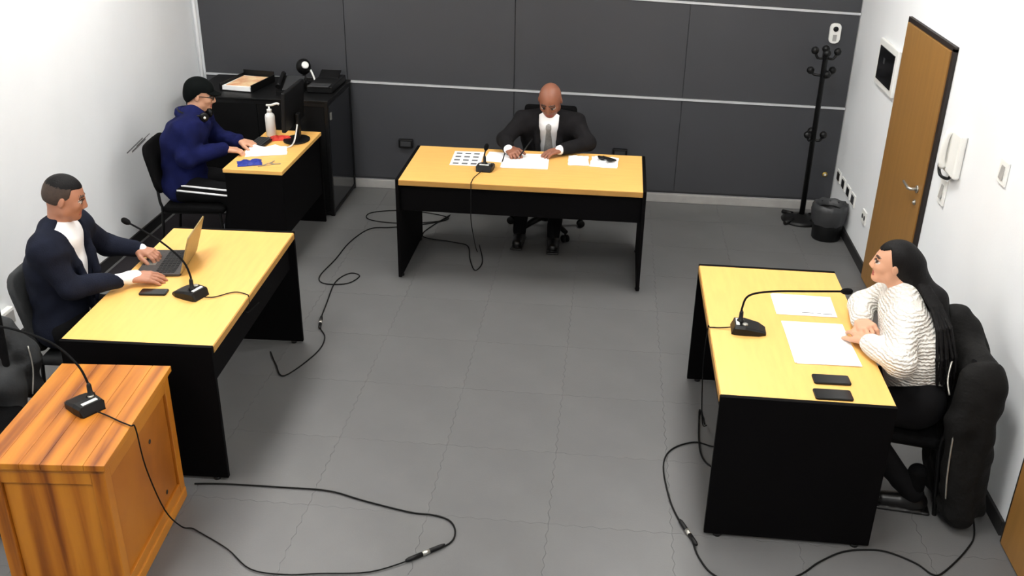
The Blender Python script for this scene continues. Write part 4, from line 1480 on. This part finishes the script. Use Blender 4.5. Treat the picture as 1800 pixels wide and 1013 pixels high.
def jacket_left():
    root = thing('jacket', 'crumpled dark jacket hanging at the left picture edge beside the lectern', 'jacket', (-2.9, 3.75, 0))
    b = Blob(0.008)
    fo = 0.012
    b.cone(V(-2.98, 3.46, 0.80), V(-2.86, 3.86, 0.76), 0.06, 0.06, 0.06, fold=fo)
    b.chain([V(-2.84, 3.86, 0.74), V(-2.80, 3.92, 0.56), V(-2.76, 3.90, 0.42)], [0.085, 0.085, 0.06], 0.05, fold=fo)
    b.chain([V(-2.88, 3.74, 0.74), V(-2.80, 3.76, 0.52), V(-2.75, 3.74, 0.36)], [0.085, 0.09, 0.06], 0.05, fold=fo)
    b.chain([V(-2.94, 3.58, 0.76), V(-2.90, 3.58, 0.50), V(-2.88, 3.56, 0.36)], [0.08, 0.08, 0.06], 0.05, fold=fo)
    b.build('jacket_body', 'jacket_grey', root, root.location)
    MB().tube([(-2.715, 3.88, 0.66), (-2.70, 3.86, 0.55), (-2.69, 3.80, 0.44)], 0.004, 6, smooth_iter=4).build('zip', 'steel', root, off=root.location)


jacket_left()


# ================================================================== THINGS ON THE TABLES
def sheet_stack(name, label, c, size, rz, z, n=2, lines=None, thick=0.0012, cat='papers'):
    t = thing(name, label, cat, (c[0], c[1], z), rz)
    r = random.Random(int(1000 * abs(c[0]) + 77 * c[1]))
    for k in range(n):
        a = (r.random() - .5) * 0.08 * (k > 0)
        MB().box(((r.random() - .5) * 0.02 * (k > 0), (r.random() - .5) * 0.02 * (k > 0), 0.0006 + thick * (k + .5)), (size[0], size[1], thick), (0, 0, a)).build('sheet', 'paper', t)
    if lines:
        mb = MB()
        zt = 0.0006 + thick * n + 0.0004
        for x0, x1, y in lines:
            mb.bx(x0, x1, y - 0.003, y + 0.003, zt - 0.0003, zt + 0.0002)
        mb.build('print', 'ink', t)
    return t


def tlines(w, h, n, r):
    return [(-w / 2 + 0.03, -w / 2 + 0.03 + (w - 0.06) * (0.5 + 0.5 * r.random()), -h / 2 + 0.04 + (h - 0.08) * k / (n - 1)) for k in range(n)]


sheet_stack('paper_sheets', 'white sheets at the far end of the table with two phones', (1.06, 4.645), (0.30, 0.235), 0.0, ZT, 2, [(-0.02, 0.04, -0.085), (0.055, 0.075, -0.088), (0.085, 0.13, -0.09)])
sheet_stack('paper_sheets', 'larger white sheets beside the two black phones', (1.075, 4.24), (0.295, 0.42), 0.03, ZT, 3)
sheet_stack('paper_sheets', 'white papers under the hands of the bald man', (-0.57, 6.80), (0.33, 0.34), 0.03, ZT, 3)
sheet_stack('paper_sheets', 'white sheets lying between the microphone and the bald man', (-0.79, 6.86), (0.16, 0.22), -0.1, ZT, 2)


def chart_sheet():
    t = thing('chart_sheet', 'white printed sheet with rows of grey boxes behind the middle microphone', 'paper', (-1.0, 6.80, ZT), 0.03)
    MB().box((0, 0, 0.0012), (0.22, 0.33, 0.0012)).build('sheet', 'paper', t)
    mb = MB()
    for i in range(3):
        for j in range(4):
            mb.box((-0.07 + i * 0.065, -0.12 + j * 0.078, 0.0020), (0.042, 0.030, 0.0004))
    mb.build('print', 'ink', t)


chart_sheet()


def crumple(name, label, c, rz, size, z, m='paper', cat='papers', amp=0.02):
    t = thing(name, label, cat, (c[0], c[1], z), rz)
    r = random.Random(int(abs(c[0] * 900) + c[1] * 31))
    mb = MB()
    nx, ny = 9, 7
    top = []
    for i in range(nx):
        for j in range(ny):
            x = (i / (nx - 1) - .5) * size[0]
            y = (j / (ny - 1) - .5) * size[1]
            edge = i in (0, nx - 1) or j in (0, ny - 1)
            top.append(mb.bm.verts.new((x + (r.random() - .5) * 0.008, y + (r.random() - .5) * 0.008, 0.004 if edge else 0.006 + size[2] * (0.5 + 0.5 * math.sin(i * 1.7 + j * 0.9)) * 0.6 + amp * r.random() * 0.6)))
    bot = [mb.bm.verts.new((v.co.x, v.co.y, 0.001)) for v in top]
    for i in range(nx - 1):
        for j in range(ny - 1):
            a, b_, c_, d = i * ny + j, (i + 1) * ny + j, (i + 1) * ny + j + 1, i * ny + j + 1
            mb.bm.faces.new((top[a], top[b_], top[c_], top[d]))
            mb.bm.faces.new((bot[d], bot[c_], bot[b_], bot[a]))
    ring = [i * ny for i in range(nx)] + [(nx - 1) * ny + j for j in range(1, ny)] + [i * ny + ny - 1 for i in range(nx - 2, -1, -1)] + [j for j in range(ny - 2, 0, -1)]
    for a, b_ in zip(ring, ring[1:] + ring[:1]):
        mb.bm.faces.new((top[a], bot[a], bot[b_], top[b_]))
    mb.build('folded_sheet', m, t, smooth=False)
    return t


crumple('folded_paper', 'folded white paper on the middle table, nearer the bald man', (-0.19, 6.865), 0.05, (0.15, 0.22, 0.012), ZT)
crumple('folded_paper', 'folded white paper on the middle table under the black object', (0.0, 6.855), -0.06, (0.20, 0.24, 0.012), ZT)


def black_glasses():
    t = thing('spectacles', 'black folded spectacles lying on the folded white paper', 'glasses', (0.01, 6.84, ZT + 0.026), -0.55)
    mb = MB()
    for q in (-1, 1):
        mb.lathe([(0.020, 0), (0.026, 0.004), (0.026, 0.012), (0.020, 0.016)], (q * 0.036, 0, 0), 16)
    mb.bx(-0.014, 0.014, -0.006, 0.006, 0.004, 0.012, 0.002)
    mb.build('frame', 'black_plastic', t)
    for q in (-1, 1):
        MB().tube([(q * 0.062, 0, 0.008), (q * 0.070, 0.02, 0.008), (-q * 0.05, 0.034 + 0.006 * q, 0.008)], 0.005, 8, smooth_iter=3).build('temple', 'black_plastic', t)


black_glasses()


def phone(label, c, size, rz, z=ZT):
    t = thing('smartphone', label, 'phone', (c[0], c[1], z), rz, 'smartphones on the tables')
    mb = MB()
    mb.prism(rrect(size[0], size[1], 0.010), 0.0, 0.009, bevel=0.002)
    mb.build('case', 'black_plastic', t)
    MB().prism(rrect(size[0] - 0.008, size[1] - 0.008, 0.008), 0.0088, 0.0098).build('screen', 'screen', t)
    b = MB()
    b.bx(-0.02, 0.01, size[1] / 2 - 0.001, size[1] / 2 + 0.0012, 0.003, 0.006)
    b.build('button', 'grey_plastic', t)


phone('black smartphone on the right table, the one nearer the white sheets', (1.062, 3.890), (0.162, 0.078), 0.02)
phone('black smartphone on the right table, the one nearer the camera', (1.045, 3.760), (0.162, 0.082), 0.02)
phone('dark smartphone lying near the laptop microphone', (-2.278, 4.345), (0.14, 0.068), 0.10)


def laptop():
    rz = 0.14
    t = thing('laptop', 'open grey laptop in front of the man in navy', 'laptop', (-2.365, 4.70, ZT), rz)
    # front (user side) is local -x
    mb = MB()
    mb.prism(rrect(0.24, 0.33, 0.012), 0.002, 0.016, bevel=0.003)
    mb.build('base', 'laptop_keys', t)
    k = MB()
    for i in range(5):
        for j in range(13):
            k.box((0.075 - i * 0.021, -0.138 + j * 0.023, 0.0172), (0.017, 0.019, 0.0024))
    k.build('keyboard', 'black_plastic', t)
    MB().bx(-0.10, -0.045, -0.05, 0.05, 0.0158, 0.0168).build('touchpad', 'laptop_silver', t)
    tl = 0.30
    M = Matrix.Translation((0.118, 0, 0.014)) @ Matrix.Rotation(tl, 4, 'Y') @ Matrix.Rotation(-PI / 2, 4, 'Y')
    lid = MB()
    lid.prism(rrect(0.220, 0.33, 0.012, 4, 0.110, 0), -0.008, 0.0, M, bevel=0.002)
    lo = lid.build('lid', 'laptop_lid', t)
    MB().prism(rrect(0.195, 0.30, 0.004, 2, 0.110, 0), 0.0, 0.0008, M).build('screen', 'screen', lo)
    MB().tube([(0.118, -0.12, 0.014), (0.118, 0.12, 0.014)], 0.007, 10).build('hinge', 'black_plastic', t)


laptop()


# ---- clutter on the corner desk
def pump_bottle():
    t = thing('pump_bottle', 'clear white pump bottle standing behind the red cloth', 'bottle', (-2.58, 7.13, ZT))
    MB().lathe([(0.034, 0.001), (0.038, 0.006), (0.038, 0.155), (0.034, 0.172), (0.018, 0.186), (0.016, 0.195)], (0, 0, 0), 20).build('bottle', 'white_plastic', t)
    MB().lathe([(0.019, 0.190), (0.019, 0.212), (0.008, 0.214), (0.006, 0.240)], (0, 0, 0), 14).build('collar', 'white_plastic', t)
    MB().tube([(-0.02, 0, 0.243), (0.02, 0.0, 0.245), (0.062, 0.004, 0.258), (0.080, 0.005, 0.250)], 0.009, 8, smooth_iter=4).build('nozzle', 'white_plastic', t)


pump_bottle()
crumple('red_cloth', 'red cloth in front of the white pump bottle', (-2.490, 7.055), 0.45, (0.18, 0.08, 0.02), ZT, 'red_cloth', 'cloth', 0.03)
crumple('document_pile', 'rumpled pile of white papers on the cluttered desk', (-2.49, 6.735), 0.35, (0.30, 0.20, 0.03), ZT, 'paper', 'papers', 0.03)
crumple('blue_folder', 'small blue plastic pouch at the near edge of the cluttered desk', (-2.515, 6.455), 0.40, (0.17, 0.12, 0.012), ZT, 'blue_cloth', 'pouch', 0.02)


def keys():
    t = thing('key_bunch', 'small bunch of metal keys beside the blue pouch', 'keys', (-2.375, 6.45, ZT))
    ring = [(0.022 * math.cos(a), 0.022 * math.sin(a), 0.004) for a in np.linspace(0, 2 * PI, 14)]
    MB().tube(ring, 0.002, 6, cap=False).build('key_ring', 'steel', t)
    for a in (0.3, 1.4, 4.0):
        d = Vector((math.cos(a), math.sin(a), 0))
        mb = MB()
        mb.lathe([(0.012, 0.002), (0.012, 0.005)], d * 0.032, 10)
        mb.box(d * 0.062 + Vector((0, 0, 0.0035)), (0.045, 0.008, 0.003), (0, 0, a))
        mb.build('key', 'steel', t)


keys()


def monitor():
    t = thing('monitor', 'black computer monitor seen from its edge on the corner desk', 'monitor', (-2.355, 7.05, ZT), 0.0)
    MB().prism([(0.10 * math.cos(a), 0.12 * math.sin(a)) for a in np.linspace(0, 2 * PI, 24)[:-1]], 0.0, 0.012, bevel=0.003).build('base', 'black_plastic', t)
    MB().box((0.02, 0, 0.11), (0.028, 0.06, 0.21), (0, 0.05, 0), 0.006).build('stand', 'black_plastic', t)
    b = MB().box((-0.005, -0.01, 0.275), (0.030, 0.47, 0.30), (0, 0.06, 0.0), 0.008).build('casing', 'black_plastic', t)
    MB().box((-0.022, -0.01, 0.275), (0.002, 0.44, 0.265), (0, 0.06, 0.0)).build('screen', 'screen', b)
    MB().tube([(0.03, -0.05, 0.14), (0.02, -0.12, 0.03), (0.0, -0.19, 0.006), (-0.06, -0.21, 0.006)], 0.006, 6, smooth_iter=5).build('cable', 'white_plastic', t)


monitor()


def keyboard():
    t = thing('keyboard', 'black computer keyboard under the hands of the person in blue', 'keyboard', (-2.600, 6.905, ZT), -0.05)
    MB().bx(-0.055, 0.065, -0.14, 0.13, 0.001, 0.018, 0.004).build('case', 'black_plastic', t)
    k = MB()
    for i in range(5):
        for j in range(12):
            k.box((-0.04 + i * 0.021, -0.125 + j * 0.0215, 0.020), (0.017, 0.018, 0.006))
    k.build('keys', 'grey_plastic', t)


keyboard()


# ---- things on the cabinet
ZK = 0.974


def letter_tray():
    t = thing('letter_tray', 'black letter tray of orange and cream papers on the cabinet', 'tray', (-2.97, 7.76, ZK), -0.15)
    m = MB()
    m.bx(-0.14, 0.14, -0.20, 0.20, 0.0, 0.006)
    for s in (-1, 1):
        m.bx(s * 0.14 - 0.004, s * 0.14 + 0.004, -0.20, 0.20, 0.0, 0.06)
    m.bx(-0.14, 0.14, 0.196, 0.204, 0.0, 0.085)
    m.build('tray', 'black_plastic', t)
    MB().bx(-0.125, 0.125, -0.19, 0.18, 0.007, 0.040).build('paper_pile', 'paper', t)
    MB().box((0.0, 0.0, 0.042), (0.22, 0.33, 0.003), (0, 0, 0.06)).build('sheet', 'orange_sheet', t)


letter_tray()


def desk_phone():
    t = thing('desk_telephone', 'dark grey desk telephone with sloping keypad on the cabinet', 'telephone', (-2.56, 7.64, ZK), 0.1)
    mb = MB()
    P = [(-0.10, -0.13, 0), (0.10, -0.13, 0), (0.10, 0.13, 0), (-0.10, 0.13, 0), (-0.10, -0.13, 0.03), (0.10, -0.13, 0.03), (0.10, 0.13, 0.10), (-0.10, 0.13, 0.10)]
    mb._add(P, ((0, 3, 2, 1), (4, 5, 6, 7), (0, 1, 5, 4), (1, 2, 6, 5), (2, 3, 7, 6), (3, 0, 4, 7)))
    mb.build('body', 'black_plastic', t)
    sl = math.atan2(0.07, 0.26)
    MB().box((0.02, -0.0, 0.070), (0.145, 0.23, 0.010), (sl, 0, 0), 0.003).build('keypad', 'grey_plastic', t)
    MB().tube([(-0.082, -0.11, 0.066), (-0.082, -0.08, 0.078), (-0.082, 0.08, 0.120), (-0.082, 0.11, 0.118)], [0.022, 0.015, 0.015, 0.022], 10).build('handset', 'black_plastic', t)


desk_phone()


def desk_camera():
    t = thing('webcam', 'round black camera with a white spot standing on the cabinet', 'camera', (-2.545, 7.95, ZK), -0.6)
    MB().lathe([(0.055, 0), (0.055, 0.010), (0.020, 0.020), (0.015, 0.075)], (0, 0, 0), 18).build('stand', 'black_plastic', t)
    MB().ball((0, 0, 0.135), (0.062, 0.062, 0.066), 18, 12).build('head', 'black_plastic', t)
    MB().lathe([(0.030, 0), (0.030, 0.012), (0.018, 0.014)], (0.045, -0.02, 0.155), 16, axis=(0.8, -0.35, 0.5)).build('lens', 'white_plastic', t)
    MB().tube([(0.05, 0.03, 0.11), (0.085, 0.03, 0.06), (0.10, 0.03, 0.02)], 0.008, 8, smooth_iter=4).build('bracket', 'white_plastic', t)


desk_camera()


def cabinet_boxes():
    t = thing('printer', 'low flat black printer at the right end of the cabinet', 'printer', (-2.33, 7.82, ZK), 0.0)
    MB().bx(-0.10, 0.11, -0.20, 0.24, 0.001, 0.055, 0.008).build('body', 'black_plastic', t)
    MB().bx(-0.08, 0.09, -0.23, -0.12, 0.056, 0.064, 0.002).build('output_tray', 'grey_plastic', t)
    MB().box((0.0, 0.15, 0.075), (0.17, 0.12, 0.010), (0.35, 0, 0), 0.003).build('lid', 'black_plastic', t)


cabinet_boxes()


# ================================================================== COAT STAND, BIN, WALL FITTINGS
def coat_stand():
    t = thing('coat_stand', 'tall black coat stand in the corner by the dark wall', 'coat stand', (1.665, 7.86, 0), 0.3)
    m = MB()
    m.lathe([(0.0, 0.0), (0.16, 0.0), (0.165, 0.012), (0.13, 0.03), (0.05, 0.045), (0.03, 0.06)], (0, 0, 0), 28)
    m.build('base', 'black_plastic', t)
    MB().lathe([(0.022, 0.05), (0.020, 1.36), (0.026, 1.37), (0.026, 1.40), (0.0, 1.405)], (0, 0, 0), 14).build('pole', 'black_plastic', t)
    for z, n, L, up in ((1.355, 4, 0.085, 0.055), (1.22, 3, 0.10, 0.03), (0.70, 3, 0.075, 0.05)):
        for k in range(n):
            a = 2 * PI * k / n + z * 2
            d = Vector((math.cos(a), math.sin(a), 0))
            hk = MB()
            hk.tube([Vector((0, 0, z)) + d * 0.015, Vector((0, 0, z)) + d * L * 0.7, Vector((0, 0, z + up)) + d * L], 0.010, 8, smooth_iter=3)
            hk.ball(tuple(Vector((0, 0, z + up)) + d * L), 0.030, 12, 8)
            hk.build('hook', 'black_plastic', t)
    for k in range(4):
        a = PI / 2 * k + 0.4
        d = Vector((math.cos(a), math.sin(a), 0))
        MB().tube([d * 0.10 + Vector((0, 0, 0.03)), d * 0.20 + Vector((0, 0, 0.018))], [0.018, 0.018], 8).build('foot', 'black_plastic', t)


coat_stand()


def bin_():
    t = thing('waste_bin', 'black waste bin with a loose black liner beside the coat stand', 'bin', (1.80, 7.50, 0), 0.2)
    MB().lathe([(0.0, 0.0), (0.105, 0.0), (0.112, 0.01), (0.122, 0.28), (0.116, 0.28), (0.106, 0.014), (0.0, 0.014)], (0, 0, 0), 24).build('bucket', 'black_plastic', t)
    mb = MB()
    n = 32
    rings = []
    for r, z, am in ((0.119, 0.13, 0.004), (0.132, 0.17, 0.006), (0.136, 0.25, 0.007), (0.133, 0.292, 0.006), (0.118, 0.296, 0.003), (0.108, 0.24, 0.002)):
        rings.append([mb.bm.verts.new(((r + am * math.sin(k * 2.9 + z * 20)) * math.cos(2 * PI * k / n), (r + am * math.sin(k * 2.3)) * math.sin(2 * PI * k / n), z + am * math.sin(k * 1.7))) for k in range(n)])
    for a, b in zip(rings[:-1], rings[1:]):
        for k in range(n):
            mb.bm.faces.new((a[k], a[(k + 1) % n], b[(k + 1) % n], b[k])).smooth = True
    mb.build('bin_liner', 'grey_plastic', t)


bin_()


def wall_things():
    xw = XR - 0.001
    t = thing('control_panel', 'black screen in a white frame on the wall left of the door', 'panel', (xw, 7.10, 1.35))
    MB().box((-0.012, 0, 0.115), (0.024, 0.50, 0.32), None, 0.006).build('frame', 'white_plastic', t)
    MB().box((-0.026, 0, 0.115), (0.008, 0.40, 0.235), None, 0.003).build('screen', 'screen', t)
    MB().bx(-0.032, -0.030, 0.02, 0.06, 0.13, 0.17).build('display', 'grey_plastic', t)
    t = thing('wall_telephone', 'white wall telephone with black cord right of the door', 'telephone', (xw, 5.44, 1.24))
    MB().box((-0.020, 0.0, 0.12), (0.040, 0.20, 0.25), None, 0.012).build('body', 'white_plastic', t)
    MB().tube([(-0.045, 0.06, 0.02), (-0.062, 0.06, 0.06), (-0.062, 0.06, 0.18), (-0.045, 0.06, 0.225)], [0.022, 0.018, 0.018, 0.022], 10, smooth_iter=2).build('handset', 'white_plastic', t)
    MB().tube([(-0.03, 0.085, 0.05), (-0.045, 0.13, 0.02), (-0.04, 0.10, -0.04), (-0.03, 0.0, -0.03), (-0.03, -0.04, 0.0)], 0.009, 8, smooth_iter=4).build('cord', 'black_plastic', t)
    for name, lab, cat, y, z, sz in (('light_switch', 'white light switch on the wall far right of the door', 'switch', 4.78, 1.47, (0.10, 0.12)),
                                     ('light_switch', 'white light switch below the wall telephone', 'switch', 5.54, 1.10, (0.10, 0.15)),
                                     ('wall_socket', 'white wall socket low on the wall next to the door frame', 'socket', 7.02, 0.37, (0.12, 0.10))):
        t = thing(name, lab, cat, (xw, y, z))
        MB().box((-0.006, 0, 0), (0.012, sz[0], sz[1]), None, 0.003).build('plate', 'white_plastic', t)
        if cat == 'switch':
            MB().box((-0.014, 0, 0), (0.006, sz[0] * .45, sz[1] * .55), (0, 0.1, 0), 0.002).build('rocker', 'baseboard_grey', t)
        else:
            for s in (-1, 1):
                MB().lathe([(0.018, 0), (0.018, 0.002)], (-0.012, s * 0.028, 0), 14, axis=(-1, 0, 0)).build('outlet', 'grey_plastic', t)
    for k, (y, nm) in enumerate(((7.97, 'nearest the dark wall'), (7.78, 'second from the dark wall'), (7.59, 'third from the dark wall'), (7.41, 'farthest from the dark wall'))):
        t = thing('wall_socket', 'small dark socket in the low row by the bin, %s' % nm, 'socket', (xw, y, 0.365), 0, 'low wall sockets by the bin')
        MB().box((-0.005, 0, 0), (0.010, 0.13, 0.095), None, 0.003).build('plate', 'white_plastic', t)
        MB().box((-0.012, 0, 0), (0.006, 0.075, 0.062), None, 0.002).build('insert', 'black_plastic' if k != 3 else 'grey_plastic', t)
    yb = YB - 0.021
    t = thing('motion_sensor', 'white wall sensor with a dark round eye above the coat stand', 'sensor', (1.765, yb, 1.43))
    m = MB()
    m.prism(rrect(0.085, 0.155, 0.03, 5, 0, 0.07), 0, 0.03, Matrix.Rotation(PI / 2, 4, 'X'), bevel=0.006)
    m.build('body', 'white_plastic', t)
    MB().lathe([(0.020, 0), (0.020, 0.006), (0.008, 0.010)], (0, -0.030, 0.105), 16, axis=(0, -1, 0)).build('eye', 'black_plastic', t)
    MB().box((0, -0.031, 0.035), (0.03, 0.004, 0.05)).build('grille', 'baseboard_grey', t)
    t = thing('wall_plug', 'small round brass cap low on the dark wall beside the coat stand', 'plug', (1.865, yb, 0.32))
    MB().lathe([(0.022, 0), (0.022, 0.006), (0.010, 0.010)], (0, 0, 0), 16, axis=(0, -1, 0)).build('rim', 'brass', t)
    MB().lathe([(0.010, 0), (0.010, 0.003)], (0, -0.010, 0), 12, axis=(0, -1, 0)).build('centre', 'white_plastic', t)
    for x, lab in ((-1.735, 'black outlet box on the dark wall left of the middle table'), (0.127, 'black outlet box on the dark wall right of the bald man')):
        t = thing('outlet_box', lab, 'outlet', (x, yb, 0.43), 0, 'outlet boxes on the dark wall')
        MB().box((0, -0.02, 0), (0.125, 0.04, 0.075), None, 0.006).build('box', 'black_plastic', t)
        MB().box((0, -0.041, 0.0), (0.09, 0.004, 0.045), None, 0.001).build('cover', 'grey_plastic', t)
    t = thing('junction_box', 'white junction box low on the left wall at the picture edge', 'box', (XL + 0.001, 4.90, 0.19))
    MB().box((0.02, 0, 0.04), (0.04, 0.14, 0.11), None, 0.006).build('box', 'white_plastic', t)
    MB().box((0.043, 0, 0.04), (0.006, 0.11, 0.08), None, 0.002).build('cover', 'baseboard_grey', t)
    # scuff marks on the left wall
    wl = bpy.data.objects['wall_left']
    for y0, z0, y1, z1, wd in ((6.70, 0.700, 6.98, 0.735, 0.010), (6.78, 0.685, 7.02, 0.715, 0.012), (6.86, 0.705, 7.10, 0.735, 0.007)):
        MB().box((XL + 0.0006, (y0 + y1) / 2, (z0 + z1) / 2), (0.0012, y1 - y0, wd), (math.atan2(z1 - z0, y1 - y0), 0, 0)).build('scuff_mark', 'scuff', wl)


wall_things()
